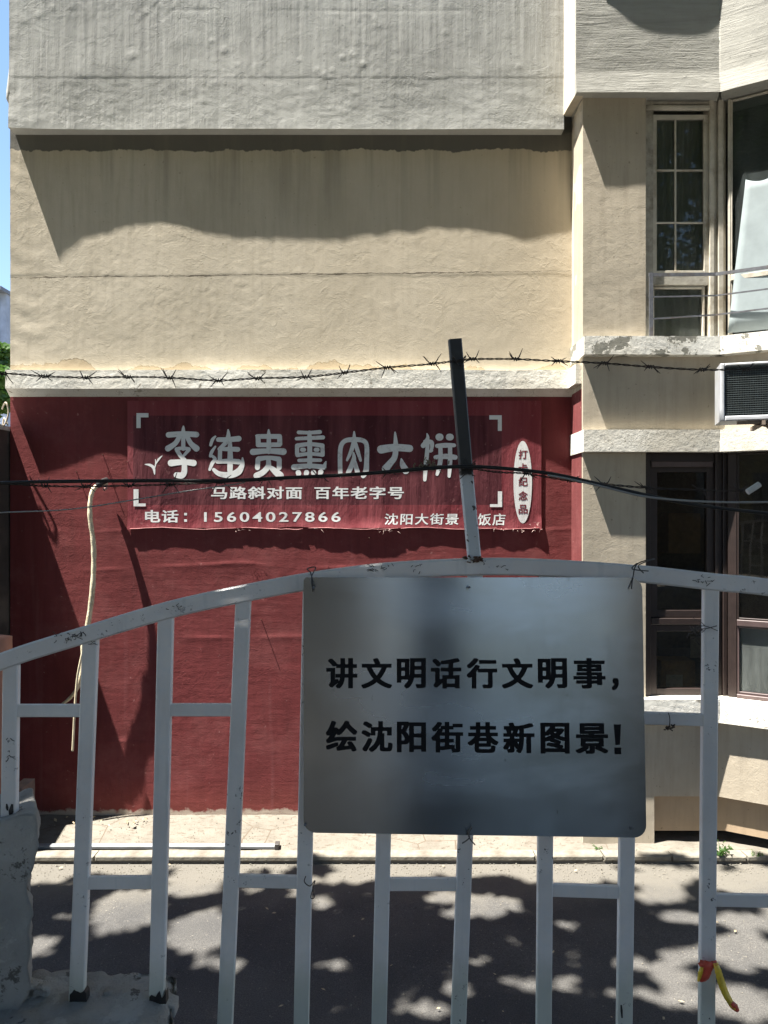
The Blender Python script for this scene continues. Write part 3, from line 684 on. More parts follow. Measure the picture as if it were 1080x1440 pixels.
# brush-drawn title, stroke by stroke: (points, widths), in a 4.5x tracing grid; widths swell 1.18x
def st(ox, *strokes): return [([(ox + a/4.5, 560 + b/4.5) for a, b in pts], [w_/4.5 for w_ in ws]) for pts, ws in strokes]
T = {
 0: st(170, ([(396,178),(395,215),(395,320)],[8,22,22]), ([(302,232),(395,226),(478,230)],[30,28,30]), ([(372,240),(345,285),(298,318)],[24,26,32]), ([(418,240),(442,285),(478,318)],[24,26,34]),
    ([(352,322),(392,316),(430,322)],[20,18,20]), ([(354,326),(376,362),(402,392)],[22,22,20]), ([(430,326),(408,352),(394,368)],[20,16,12]), ([(318,410),(395,404),(460,410)],[36,28,34]), ([(400,390),(402,460),(386,488),(352,486)],[26,30,34,30])),
 1: st(170, ([(598,242),(580,262),(568,296)],[10,18,16]), ([(598,306),(576,338),(566,366)],[10,18,16]), ([(572,362),(596,384),(578,412),(562,452)],[14,18,20,14]),
    ([(679,200),(680,240),(668,276),(622,322)],[8,24,24,18]), ([(616,262),(680,262),(746,256)],[24,26,30]), ([(628,322),(690,322),(740,324)],[18,24,26]), ([(690,275),(692,380),(690,458)],[20,30,28]), ([(628,325),(626,396)],[22,22]), ([(610,402),(680,398),(745,402)],[20,26,28]),
    ([(588,452),(622,478),(690,486),(744,464),(768,420),(770,378)],[18,26,34,36,24,8])),
 2: st(170, ([(935,200),(936,240),(936,338)],[8,22,26]), ([(868,246),(870,242),(1004,242)],[22,24,26]), ([(868,244),(870,294)],[26,26]), ([(1004,244),(1006,290)],[26,26]), ([(868,296),(1004,294)],[24,24]),
    ([(836,340),(930,334),(1028,338)],[34,26,36]), ([(872,384),(935,376),(1000,386)],[28,20,28]), ([(868,386),(864,440)],[26,26]), ([(1002,388),(1002,440)],[26,26]), ([(934,392),(932,430),(900,468),(858,490)],[24,28,30,32]), ([(946,436),(976,462),(1008,490)],[20,34,40])),
 3: st(400, ([(90,216),(158,218),(224,214)],[20,18,22]), ([(76,256),(158,252),(244,248)],[18,20,22]), ([(158,216),(160,300),(160,432)],[20,26,26]), ([(84,300),(160,290),(240,300)],[24,20,24]), ([(80,300),(80,352)],[22,22]), ([(240,300),(242,352)],[22,22]), ([(82,360),(160,352),(242,358)],[22,18,22]),
    ([(112,326),(124,326)],[22,22]), ([(198,326),(210,326)],[22,22]), ([(92,394),(160,392),(228,392)],[18,20,18]), ([(60,436),(160,428),(250,436)],[30,24,26]), ([(252,432),(262,402)],[24,8]), ([(88,470),(90,478)],[28,28]), ([(140,470),(138,478)],[28,26]), ([(184,470),(186,478)],[28,26]), ([(230,466),(230,478)],[28,30])),
 4: st(400, ([(354,486),(352,400),(356,310),(384,270),(440,262),(496,268),(520,300),(520,400),(516,460),(498,492)],[24,24,24,24,26,24,24,26,30,24]), ([(441,212),(442,262)],[8,24]), ([(440,270),(424,330),(396,392)],[22,22,12]), ([(444,272),(462,330),(482,394)],[20,22,14]), ([(437,344),(438,392),(404,472)],[8,26,26]), ([(440,392),(462,466)],[20,26])),
 5: st(400, ([(612,324),(700,312),(792,318)],[44,38,38]), ([(700,216),(704,300),(698,370),(668,412),(640,446)],[8,28,30,34,40]), ([(740,384),(748,420),(768,458)],[8,30,38])),
 6: st(400, ([(902,224),(906,256),(878,300)],[6,20,26]), ([(890,274),(928,278),(934,306),(926,336)],[20,24,20,14]), ([(906,290),(902,350),(894,430),(888,516)],[20,22,24,18]), ([(902,340),(934,332)],[14,12]), ([(978,246),(984,246)],[38,38]), ([(1042,246),(1050,246)],[36,36]), ([(966,302),(1020,298),(1074,298)],[22,26,20]), ([(956,374),(1020,368),(1080,374)],[22,28,26]), ([(986,300),(988,380),(980,430),(966,482)],[22,24,24,16]), ([(1048,300),(1048,400),(1042,494)],[22,24,16])),
}
def ribbon(mb, pts, ws, y):
    v = [Vector((a, 0, b)) for a, b in pts]
    sp_ = spline([(p.x, 0, p.z) for p in v], 6); wi = np.interp(np.linspace(0, len(ws)-1, len(sp_)), range(len(ws)), ws)
    L = []; Rr = []
    for i, p in enumerate(sp_):
        d = (sp_[min(i+1, len(sp_)-1)] - sp_[max(i-1, 0)]).normalized(); n = Vector((-d.z, 0, d.x)); h = wi[i]*.60
        L.append(p + n*h); Rr.append(p - n*h)
    def cap(c, d, h): 
        a0 = math.atan2(d.z, d.x); return [c + Vector((math.cos(a0+t), 0, math.sin(a0+t)))*h for t in (-1.05, -.55, 0, .55, 1.05)]
    d1 = (sp_[-1]-sp_[-2]).normalized(); d0 = (sp_[0]-sp_[1]).normalized()
    C1 = cap(sp_[-1], d1, wi[-1]*.60); C0 = cap(sp_[0], d0, wi[0]*.60)
    W = lambda q: (XX(q.x, D_), y - float(bside(np.array([XX(q.x, D_)-bx0]), np.array([ZZ(q.z, D_)]))[0]) - .0002, ZZ(q.z, D_))
    n0 = len(mb.v); m = len(sp_)
    mb.v += [W(q) for q in L] + [W(q) for q in Rr]
    for i in range(m-1): mb.f.append((n0+i, n0+i+1, n0+m+i+1, n0+m+i))
    n1 = len(mb.v); mb.v += [W(q) for q in C1]; mb.f.append((n0+2*m-1,) + tuple(range(n1, n1+5)) + (n0+m-1,))
    n1 = len(mb.v); mb.v += [W(q) for q in C0]; mb.f.append((n0,) + tuple(range(n1, n1+5)) + (n0+m,))
for k in T:
    mb = MB()
    for j, (pts, ws) in enumerate(T[k]): ribbon(mb, pts, ws, YT - .00008*j)
    mb.build('title_character', M['print'], BN)
mb = MB()
for j, (pts, ws) in enumerate((([(204, 653), (211, 654), (216, 658), (217.5, 667)], [.8, 3, 3.6, 1]), ([(217, 660), (219, 652), (218.5, 646)], [1, 1.6, .8]), ([(219, 653), (223, 646), (228, 641)], [.8, 2.6, .6]))): ribbon(mb, pts, ws, YT-.0001*j)
mb.build('leaf_emblem', M['print'], BN)
# oval label
mb = MB(); n = 40; cx, cy = 735, 678
mb.add([(XX(cx + 13*math.cos(2*math.pi*i/n), D_), YT-.0022, ZZ(cy - 58*math.sin(2*math.pi*i/n), D_)) for i in range(n)], [tuple(range(n))])
mb.build('oval_label', M['print'], BN)
for ch, y in zip('打卡纪念品', (639, 658, 677, 697, 716)): text_mesh(ch, 729, 742, y-6.5, y+6.5, D_, M['redprint'], BN, .025, YT-.0030, name='oval_lettering')

# ------------------------------------------------------------------ hose hanging out of the wall
HS = empty('insulated_hose', P(143, 680, 5.42)); tag(HS, 'cream tape wrapped hose hanging from a hole in the red wall', 'hose')
hm = mat_simple('yellowed wrapping tape', (.60, .53, .38), .7, var=.15, scale=30, bump=.6, bd=.004, dirt=(.34, .27, .16))
pts = spline([P(150, 680, 5.47), P(143, 681, 5.42), P(132, 687, 5.37), P(127, 705, 5.36), P(127, 730, 5.36), P(131, 760, 5.37), P(132, 790, 5.38), P(130, 830, 5.38), P(125, 870, 5.39), P(118, 905, 5.39), P(116, 940, 5.40), P(110, 965, 5.41), P(100, 980, 5.43), P(88, 990, 5.45)], 8)
rs = np.interp(np.linspace(0, 13, len(pts)), [0, 2, 6, 9, 13], [.014, .016, .018, .020, .010])
MB().tube(pts, [float(r)*(1+.05*math.sin(i*1.3)+.05*math.sin(i*.47)) for i, r in enumerate(rs)], 10).build('hose', hm, HS, True)
MB().tube(spline([P(119, 905, 5.36), P(112, 935, 5.36), P(108, 960, 5.37), P(105, 1000, 5.37), P(103, 1040, 5.37), P(102, 1056, 5.37)], 6), .0085, 8).build('drain_tube', mat_simple('cream drain tube', (.62, .54, .38), .5), HS, True)
bt = mat_simple('black tape', (.02, .018, .018), .5)
MB().tube([P(150, 675, 5.46), P(143, 678, 5.41), P(136, 684, 5.385)], [.022, .024, .020], 8).build('tape_wrap', bt, HS, True)
MB().tube([P(149, 684, 5.46), P(147, 688, 5.40)], [.018, .014], 7).build('mortar_plug', mat_simple('crumbling mortar', (.4, .22, .2), .9), HS, True)
# rusty nails / wire ends out of the red wall (each casts a long raking shadow)
rust = mat_simple('rusty iron', (.10, .055, .035), .8)
for (px, py, L) in ((108, 664, .030), (145, 640, .030), (152, 664, .038), (180, 650, .022), (368, 872, .045), (166, 590, .008), (520, 757, .02), (575, 745, .014)):
    o = MB().tube([P(px, py, 5.50), P(px-1, py-1, 5.50-L)], .0028, 5).build('wall_nail', rust); tag(o, None, 'nail', 'rusty nails sticking out of the red wall')
    o['label'] = {145: 'rusty nail sticking out of the red wall above the hose hole', 152: 'rusty nail between the hose hole and the banner edge', 180: 'rusty nail at the left edge of the red banner', 166: 'tiny nail in the shaded red wall, upper left of the banner', 520: 'nail under the banner hem beside the right end of the phone number', 575: 'tiny nail just under the middle of the banner hem', 108: 'rusty nail sticking out of the red wall left of the hose', 368: 'bent wire nail in the red wall under the banner, in front of the fence gap'}.get(px, 'rusty nail sticking out of the red wall')

# ------------------------------------------------------------------ left: dark shed against the wall and far background
SX = -2.79
SH = empty('metal_shed', (SX-.6, 5.3, 0)); tag(SH, 'dark metal shed standing against the left end of the red wall', 'shed')
dm = mat_simple('blackened sheet metal', (.035, .032, .03), .6, scale=8, dirt=(.09, .08, .07))
MB().box(SX-1.3, SX, 5.21, DF+.25, 0, 2.93).build('side_panel', dm, SH)
MB().box(SX-1.3, SX-.02, 4.88, 5.205, 0, 1.5).build('lower_bin', dm, SH)
MB().box(SX-1.4, SX+.006, 5.19, DF+.2, 2.932, 2.965).build('roof_sheet', mat_simple('grey roof sheet', (.4, .4, .38), .6, scale=12, dirt=(.15, .12, .1)), SH)
mb = MB(); mb.tube(spline([P(3, 575, 5.44), P(8, 566, 5.40), P(12, 578, 5.40), P(9, 592, 5.40), P(4, 600, 5.42), P(6, 588, 5.42), P(11, 598, 5.41)], 5), .006, 6)
tag(mb.build('rope_coil', mat_simple('dirty rope', (.4, .34, .26), .9), None, True), 'tangle of dirty rope on the shed roof by the ledge end', 'rope')
# far building, seen past the corner
fb = empty('distant_apartment', (-24, 42, 0)); tag(fb, 'distant pale blue apartment house seen past the left wall corner', 'building')
wb = mat_simple('pale blue render', (.26, .31, .40), .8, scale=1)
fx1 = XX(9, 42)
MB().box(fx1-9, fx1, 42, 50, 0, ZZ(408, 42)).build('wall', wb, fb)
mb = MB(); mb.add([(fx1-9.5, 41.2, ZZ(392, 42)), (fx1+.1, 41.2, ZZ(408, 42)), (fx1+.1, 51, ZZ(408, 42)), (fx1-9.5, 51, ZZ(392, 42)), (fx1-9.5, 41.2, ZZ(398, 42)), (fx1+.1, 41.2, ZZ(413, 42)), (fx1+.1, 51, ZZ(413, 42)), (fx1-9.5, 51, ZZ(398, 42))], [(0,1,2,3),(4,7,6,5),(0,4,5,1),(1,5,6,2),(2,6,7,3),(3,7,4,0)])
mb.build('roof', mat_simple('slate blue roof', (.12, .15, .2), .8, scale=1), fb)
for z in (ZZ(425, 42), ZZ(440, 42)-1.2):
    for k in range(3): MB().box(fx1-1.0-k*2.2, fx1-.4-k*2.2, 41.95, 42.02, z-.5, z+.4).build('window', mat_simple('dark far window', (.04, .05, .07), .2) if k == 0 and z > 12 else bpy.data.materials['dark far window'], fb)

# ------------------------------------------------------------------ leaves / trees
g = G('green leaves'); oi = g.n.new('ShaderNodeObjectInfo')
lc = g.mix(g.rng(g.noise(2.3, 3), .35, .65), (.030, .075, .014), (.085, .16, .03))
g.done(lc, .5); tr = g.n.new('ShaderNodeBsdfTranslucent'); tr.inputs[0].default_value = (.10, .22, .03, 1)
mx = g.n.new('ShaderNodeMixShader'); mx.inputs[0].default_value = .28
g.t.links.new(g.b.outputs[0], mx.inputs[1]); g.t.links.new(tr.outputs[0], mx.inputs[2]); g.t.links.new(mx.outputs[0], g.n['Material Output'].inputs[0])
M['leaf'] = g.m
M['bark'] = mat_simple('grey brown bark', (.12, .10, .08), .95, scale=12, bump=.8, bd=.02)
def leaves_mesh(name, C, size, parent, rng=RNG, tilt=.7):
    C = np.asarray(C); n = len(C); sz = size*rng.uniform(.6, 1.3, n)
    a = rng.uniform(0, 6.283, n); nrm = np.stack([rng.normal(0, tilt, n), rng.normal(0, tilt, n), np.ones(n)], -1); nrm /= np.linalg.norm(nrm, axis=1)[:, None]
    u = np.stack([np.cos(a), np.sin(a), np.zeros(n)], -1); u -= nrm*(u*nrm).sum(1)[:, None]; u /= np.linalg.norm(u, axis=1)[:, None]; v = np.cross(nrm, u)
    q = np.stack([C-u*sz[:, None], C+v*.5*sz[:, None]+nrm*.06*sz[:, None], C+u*sz[:, None], C-v*.5*sz[:, None]+nrm*.06*sz[:, None]], 1).reshape(-1, 3)
    me = bpy.data.meshes.new(name); me.vertices.add(4*n); me.vertices.foreach_set('co', q.ravel()); me.loops.add(4*n)
    me.loops.foreach_set('vertex_index', np.arange(4*n, dtype=np.int32)); me.polygons.add(n); me.polygons.foreach_set('loop_start', np.arange(0, 4*n, 4, dtype=np.int32)); me.update(calc_edges=True)
    return link(name, me, M['leaf'], parent)
# where the canopy lets the sun through, as spots on the road (x, y, half-widths in metres)
def gpt(px, py): 
    y = (EYE+.03)*F/(py-720); return (px-540)*y/F, y
LIT = []
for (px, py, rx, ry) in ((60,1228,50,14),(175,1215,60,16),(170,1285,48,26),(180,1265,40,14),(275,1235,42,22),(278,1312,46,32),(52,1334,20,16),(90,1290,16,5),(307,1356,40,9),(352,1252,16,5),(370,1218,30,6),
    (497,1226,40,14),(418,1255,16,6),(449,1269,18,8),(625,1262,28,9),(683,1274,42,15),(740,1222,45,14),(636,1287,22,6),(640,1392,22,10),(597,1420,32,8),(738,1384,36,10),(463,1357,24,5),
    (804,1228,48,15),(929,1230,48,13),(926,1257,38,11),(958,1291,32,8),(795,1301,22,5),(1044,1245,44,12),(1056,1297,46,15),(1046,1340,54,26),(967,1343,40,11),(893,1355,32,9),(790,1384,26,10),(944,1374,34,11),(1046,1412,54,28),(967,1408,52,13),(880,1395,26,8),(1130,1300,50,120)):
    x, y = gpt(px, py); y2 = gpt(px, py+ry)[1]; LIT.append((x, y, rx*y/F, max(.035, abs(y-y2))))
LIT = np.array(LIT)
def shade_mask(x, y):
    q = .55*fbm(x*5, y*9, 3)[:, None] + ((x[:, None]-LIT[:, 0])/(LIT[:, 2]*1.06+.02))**2 + ((y[:, None]-LIT[:, 1])/(LIT[:, 3]*1.1+.02))**2
    lit = (q < 1).any(1) | ((fbm(x*4.3+7, y*8, 3) > .50) & (y > 3.2))
    far = y > 4.72 + .05*np.sin(x*3.1) + .10*fbm(x*1.7, x*0+1.3, 3)
    streak = (fbm(x*2.2, y*6, 3) > .12) & (y < 4.98)
    return ~(lit & (y > 2.6)) & (~far | streak)
n = 180000
gx = RNG.uniform(-5.5, 6.5, n); gy = RNG.uniform(-4.6, 5.0, n)
keep = shade_mask(gx, gy); keep &= (gy > 1.9) | (fbm(gx*.8, gy*.8, 3) > -.42)
dens = np.where(gy > 1.9, .85, .75); keep &= RNG.random(n) < dens
gx = gx[keep]; gy = gy[keep]; h = 5.4 + 3.2*RNG.random(len(gx))**.8 + .4*fbm(gx*.7, gy*.7, 2)
Pp = np.stack([gx-.35*h, gy-K*h, h], -1)
ok = (Pp[:, 2]-EYE)/np.maximum(Pp[:, 1], .01) > .78; ok |= Pp[:, 1] < 0
Pp = Pp[ok]
def branchy(root, base, tops, r0, hfork):
    mb = MB(); b = Vector(base); f = Vector((base[0]+.15, base[1]+.1, hfork))
    mb.tube(spline([b, b.lerp(f, .5)+Vector((.05, -.04, 0)), f], 6), [r0*(1-.45*i/12) for i in range(13)], 10)
    mb.build('trunk', M['bark'], root, True)
    for t in tops:
        t = Vector(t); mb = MB(); mid = f.lerp(t, .5)+Vector((0, 0, .5))
        mb.tube(spline([f-Vector((0, 0, .1)), mid, t], 7), [r0*.42*(1-.85*i/14) for i in range(15)], 7)
        for k in range(5):
            q = mid.lerp(t, k/5); e = q + Vector((random.uniform(-1, 1), random.uniform(-1, 1), random.uniform(.2, .9)))
            mb.tube([q, q.lerp(e, .5)+Vector((0, 0, .1)), e], [r0*.13, r0*.09, r0*.03], 5)
        mb.build('limb', M['bark'], root, True)
split = .4
for i, (m_, base, tops, lab) in enumerate(((Pp[:, 0] < -1.4, (-3.3, -1.2, .75), ((-3.4, 2.2, 7.0), (-2.2, 1.2, 6.8), (-4.2, -3.5, 7), (-2.6, -4, 7.2)), 'leafy street tree overhead on the left, shading the fence and road'),
        (Pp[:, 0] >= -1.4, (3.4, -1.6, .75), ((1.5, 2.3, 7.0), (.2, 1.0, 6.9), (2.8, 2.0, 7.2), (0.5, -3.5, 7), (4.2, -4.4, 7)), 'leafy street tree overhead on the right, shading the steel sign'))):
    t = empty('street_tree', base); tag(t, lab, 'tree'); branchy(t, base, tops, .17, 4.0)
    leaves_mesh('crown', Pp[m_], .085, t)
# distant greenery past the corner
for i, (cx, cy, cz, r, lab) in enumerate(((XX(-18, 24), 24, ZZ(505, 24), .7, 'green tree beyond the left wall corner, below the distant house'), (XX(-24, 18), 18, ZZ(548, 18), .75, 'darker green tree low behind the left wall corner'))):
    t = empty('background_tree', (cx, cy, 0)); tag(t, lab, 'tree')
    MB().tube([(cx, cy, 0), (cx+.1, cy, cz*.6), (cx, cy, cz)], [.2, .13, .05], 8).build('trunk', M['bark'], t, True)
    d = RNG.normal(0, 1, (5000, 3)); d /= np.linalg.norm(d, axis=1)[:, None]; rr = r*RNG.random(5000)**.4*(1+.5*fbm(d[:, 0]*2+3, d[:, 2]*2+5, 3))
    leaves_mesh('crown', np.array([cx, cy, cz]) + d*rr[:, None]*np.array([1, 1, 1.1]), .11, t, tilt=1.5)

# ------------------------------------------------------------------ behind the camera: what the steel and the glass reflect
yard = MB().box(-9, 9, -14, 1.1, .60, .75).build('yard', mat_simple('yard concrete', (.10, .097, .088), .9, scale=5)); tag(yard, kind='structure')
hb = empty('opposite_house', (-6, -9.5, .75)); tag(hb, 'beige apartment house across the yard behind the viewer', 'building')
MB().box(-13, -.12, -14, -9, .75, 13).build('wall', mat_simple('beige render', (.24, .21, .14), .9, scale=2), hb)
for k in range(5):
    for j in range(4): MB().box(-11.6+k*2.4, -10.2+k*2.4, -9.02, -8.985, 1.9+j*2.9, 3.4+j*2.9).build('window', bpy.data.materials['dark far window'], hb)
cb_ = empty('reflection_cabinet', (2.2, -4.0, .75)); tag(cb_, 'row of low dark blue grey steel cabinets added unseen behind the viewer for the dark reflection in the sign', 'cabinet')  # unseen dark block, added so the steel sign mirrors dark blue
cbm = mat_simple('dark blue grey steel', (.022, .028, .042), .5, scale=4)
MB().box(.07, 4.4, -4.6, -3.92, .75, 1.93, .01).build('carcass', cbm, cb_)
for k in range(5): MB().box(.10+k*.86, .92+k*.86, -3.918, -3.895, .82, 1.88, .005).build('door', cbm, cb_)
hb2 = empty('reflection_house', (9, -10, .75)); tag(hb2, 'dark brown house added unseen behind the viewer on the right to darken the window reflections', 'building')  # added out of view so the lower panes reflect something dark
MB().box(5.2, 16, -14, -9.6, .75, 9).build('wall', mat_simple('dark brown render', (.08, .06, .045), .9, scale=2), hb2)
for k in range(4): MB().box(6+k*2.4, 7.2+k*2.4, -9.62, -9.58, 2.2, 3.6).build('window', bpy.data.materials['dark far window'], hb2)
hedge = empty('hedge', (3.5, -8, .75)); tag(hedge, 'clipped green hedge across the yard behind the viewer', 'hedge')
n = 9000; leaves_mesh('crown', np.stack([RNG.uniform(.4, 4.8, n), RNG.uniform(-8.6, -7.4, n), RNG.uniform(.75, 2.1, n)], -1), .09, hedge, tilt=1.4)
MB().box(.6, 4.7, -8.3, -7.7, .75, 1.9).build('stems', mat_simple('hedge core', (.03, .045, .02), .95), hedge)

t = empty('street_tree', (.36, -4.2, .75)); tag(t, 'thick dark tree trunk added unseen behind the viewer for the dark band mirrored in the sign', 'tree')  # extra trunk out of view, sized to mirror as the dark band on the sign
branchy(t, (.36, -4.2, .75), ((-.6, -3.2, 7.2), (1.6, -3.8, 7.3), (.4, -6, 7.4)), .31, 4.6)

# ------------------------------------------------------------------ retaining wall, broken plinth, pillar
def rough_box(name, x0, x1, y0, y1, z0, z1, mat, parent=None, amp=.012, res=.018, seed=0, ftop=None, fside=None):
    import bmesh
    bm = bmesh.new(); nx, ny, nz = [max(2, int((b-a)/res)) for a, b in ((x0, x1), (y0, y1), (z0, z1))]
    def face(o, u, v, nu, nv):
        g_ = [[bm.verts.new(Vector(o)+Vector(u)*i/nu+Vector(v)*j/nv) for i in range(nu+1)] for j in range(nv+1)]
        for j in range(nv):
            for i in range(nu): bm.faces.new((g_[j][i], g_[j][i+1], g_[j+1][i+1], g_[j+1][i]))
    dx, dy, dz = x1-x0, y1-y0, z1-z0
    face((x0,y0,z0),(dx,0,0),(0,0,dz),nx,nz); face((x1,y1,z0),(-dx,0,0),(0,0,dz),nx,nz)
    face((x0,y1,z0),(0,-dy,0),(0,0,dz),ny,nz); face((x1,y0,z0),(0,dy,0),(0,0,dz),ny,nz); face((x0,y0,z1),(dx,0,0),(0,dy,0),nx,ny)
    bmesh.ops.remove_doubles(bm, verts=bm.verts, dist=1e-5)
    c = Vector(((x0+x1)/2, (y0+y1)/2, (z0+z1)/2)); P_ = np.array([v.co[:] for v in bm.verts])
    d1 = fbm(P_[:,0]*6+seed, P_[:,2]*6+P_[:,1]*5, 4); d2 = fbm(P_[:,0]*7+9+seed, P_[:,1]*7+P_[:,2]*4, 4); d3 = fbm(P_[:,1]*6+3, P_[:,2]*6+seed+P_[:,0]*5, 4)
    dd = fbm(P_[:,0]*40+seed, P_[:,2]*40+P_[:,1]*33, 3)
    for k, v in enumerate(bm.verts):
        x, y, z = v.co; e = min(x-x0, x1-x) ; ez = z1-z
        rnd = .5*amp*(math.exp(-max(e, 0)/.02)*math.exp(-ez/.02))
        nrm = Vector(((x-c.x)/(dx/2), (y-c.y)/(dy/2), (z-c.z)/(dz/2)))
        v.co += Vector((d1[k]*amp*2, d3[k]*amp, d2[k]*amp*1.3 - rnd*3)) + Vector((dd[k], dd[k], dd[k]))*amp*.35
        if ftop and z > z1 - 1e-4: v.co.z += ftop(x, y)
        if fside: v.co += Vector(fside(x, y, z))
    me = bpy.data.meshes.new(name); bm.to_mesh(me); bm.free()
    return link(name, me, mat, parent, True)
g = G('old broken concrete')
c = g.mix(g.rng(g.noise(5, 6, .65), .35, .7), (.32, .315, .30), (.50, .49, .46))
c = g.mix(g.rng(g.noise(11, 5, .7), .56, .60, 0, .8), c, (.50, .50, .47))
c = g.mix(g.rng(g.noise(17, 5, .7), .60, .64, 0, .8), c, (.085, .08, .07))
conc = g.done(c, .92, g.bump(g.noise(50, 8, .8), 1., .009, g.bump(g.noise(12, 6, .7), .9, .02)), spec=.2)
tag(rough_box('retaining_wall', -4, 4, 1.08, 1.325, -.06, 1.375, conc, amp=.006, res=.05), 'low concrete retaining wall carrying the steel fence', 'wall')
PLT = ZZ(1402, 1.30)
tag(rough_box('concrete_plinth', -1.25, XX(250, 1.29), 1.0, 1.375, 1.20, PLT, conc, amp=.016, res=.009, seed=3,
    fside=lambda x, y, z: (-.03*max(0, (y-1.27))/.1*max(0, (x+.60))/.2 if x > -.6 else 0, 0, 0), ftop=lambda x, y: -.015*max(0, (x+.55))/.2), 'broken pale concrete plinth under the left fence bars', 'plinth')
def pil(x, y, z):
    k = float(fbm(np.array([z*9.]), np.array([3.3]), 4)[0])
    e = max(0, (x+.80)/.20)
    bite = .016*(1/(1+math.exp((z-1.632)/.004))) + .010*math.exp(-((z-1.55)/.02)**2)
    foot = .03*max(0, (1.50-z)/.08)
    return (e*(-(y-1.27)*.48 + .030*k - bite - foot), 0, .012*math.sin(x*30)*max(0, (z-1.7)/.09))
tag(rough_box('concrete_pillar', -1.05, XX(51, 1.275), 1.27, 1.40, 1.40, ZZ(1136, 1.30), conc, amp=.008, res=.006, seed=21, fside=pil), 'chipped grey concrete pillar with white paint smears at the left end of the fence', 'pillar')
rnd = random.Random(31)
for i, (px, py, q) in enumerate(((40, 1388, .020), (62, 1384, .014), (126, 1396, .013), (200, 1400, .018), (232, 1408, .022), (150, 1392, .010), (22, 1396, .018))):
    c0 = P(px, py, 1.315); o = rough_box('concrete_lump', c0.x-q, c0.x+q, c0.y-q*.7, c0.y+q*.7, c0.z-q*.7, c0.z+q*.45, conc, amp=.006, res=.006, seed=50+i*3)
    tag(o, 'broken lump of pale concrete on the plinth, ' + ('nearest the pillar', 'second from the pillar', 'right of the second fence bar', 'left of the third fence bar', 'at the right end of the plinth', 'small, between the second and third fence bars', 'against the pillar foot')[i], 'rubble', 'concrete lumps on the plinth')
sal = mat_simple('salmon painted brickwork', (.46, .20, .125), .85, var=.12, scale=10, bump=.5, bd=.003, dirt=(.32, .15, .10))
o = rough_box('gate_pillar', -1.15, XX(19, 1.73), 1.66, 1.73, 0, ZZ(898, 1.66), sal, amp=.003, res=.03, seed=5); tag(o, 'salmon painted pillar behind the left end of the fence', 'pillar')
tag(MB().box(XX(21, 1.62), XX(37, 1.62), 1.60, 1.66, ZZ(1150, 1.62), ZZ(1104, 1.62), .003).build('brick_stub', mat_simple('dull brown brick', (.20, .12, .09), .9, scale=40)), 'small brown brick stub behind the chipped concrete pillar', 'brick')

# ------------------------------------------------------------------ the fence
DZ = 1.30
FE = empty('steel_fence', (0, DZ, 1.38)); tag(FE, 'grey blue painted steel fence with arched top rail and square bars', 'fence')
def beam(mb, a, b_, wid, dep, bev=.0025):
    a = Vector(a); b_ = Vector(b_); d = (b_-a).normalized(); n = Vector((-d.z, 0, d.x)); yv = Vector((0, 1, 0)); vs = []
    prof = [(-wid/2+bev, -dep/2), (wid/2-bev, -dep/2), (wid/2, -dep/2+bev), (wid/2, dep/2-bev), (wid/2-bev, dep/2), (-wid/2+bev, dep/2), (-wid/2, dep/2-bev), (-wid/2, -dep/2+bev)]
    for q in (a, b_):
        for p, y in prof: vs.append(q + n*p + yv*y)
    mb.add(vs, [(k, (k+1) % 8, 8+(k+1) % 8, 8+k) for k in range(8)] + [tuple(range(7, -1, -1)), tuple(range(8, 16))])
railc = [(-420, 1160), (-260, 1060), (-120, 985), (0, 931), (120, 892.5), (240, 857), (350, 833), (430, 818), (500, 808), (560, 802), (665, 797), (760, 798), (900, 807), (1000, 818), (1080, 826), (1200, 848), (1400, 900), (1600, 975)]
def arch(pts, wid, dep, name):
    sp_ = spline([P(a, b_, DZ) for a, b_ in pts], 5); mb = MB(); n = 8; bev = .003
    prof = [(-wid/2+bev, -dep/2), (wid/2-bev, -dep/2), (wid/2, -dep/2+bev), (wid/2, dep/2-bev), (wid/2-bev, dep/2), (-wid/2+bev, dep/2), (-wid/2, dep/2-bev), (-wid/2, -dep/2+bev)]
    for i, q in enumerate(sp_):
        d = (sp_[min(i+1, len(sp_)-1)] - sp_[max(i-1, 0)]).normalized(); nn_ = Vector((-d.z, 0, d.x))
        for p, y in prof: mb.v.append(tuple(q + nn_*p + Vector((0, y, 0))))
    for i in range(len(sp_)-1):
        for k in range(n): mb.f.append((i*n+k, i*n+(k+1) % n, (i+1)*n+(k+1) % n, (i+1)*n+k))
    return mb.build(name, M['fence'], FE)
arch(railc, .030, .020, 'top_rail')
rx = np.array([a for a, _ in railc]); ry = np.array([b_ for _, b_ in railc])
def rail_y(px): return float(np.interp(px, rx, ry)) + 10
bars = [(16.5, 945, 13.5, 1170), (128, 900, 108.5, 1410), (233.5, 862, 221, 1411), (342.5, 845, 315, 1480), (437, 812, 423, 1480), (548, 805, 532, 1480), (668, 800, 643, 1480), (769.5, 800, 764, 1480), (886, 808, 877, 1480), (999, 830, 993, 1480), (1118, 840, 1112, 1480), (1232, 860, 1226, 1480), (-95, 980, -99, 1300), (-205, 1040, -208, 1300)]
for (xa, ya, xb, yb) in bars:
    y0 = rail_y(xa) - 1
    b_ = MB(); beam(b_, P(xa, y0, DZ), P(xb, yb, DZ), .0265, .013, .0015); b_.build('bar', M['fence'], FE)
def bx_(i, y): xa, ya, xb, yb = bars[i]; return xa + (xb-xa)*(y-ya)/(yb-ya)
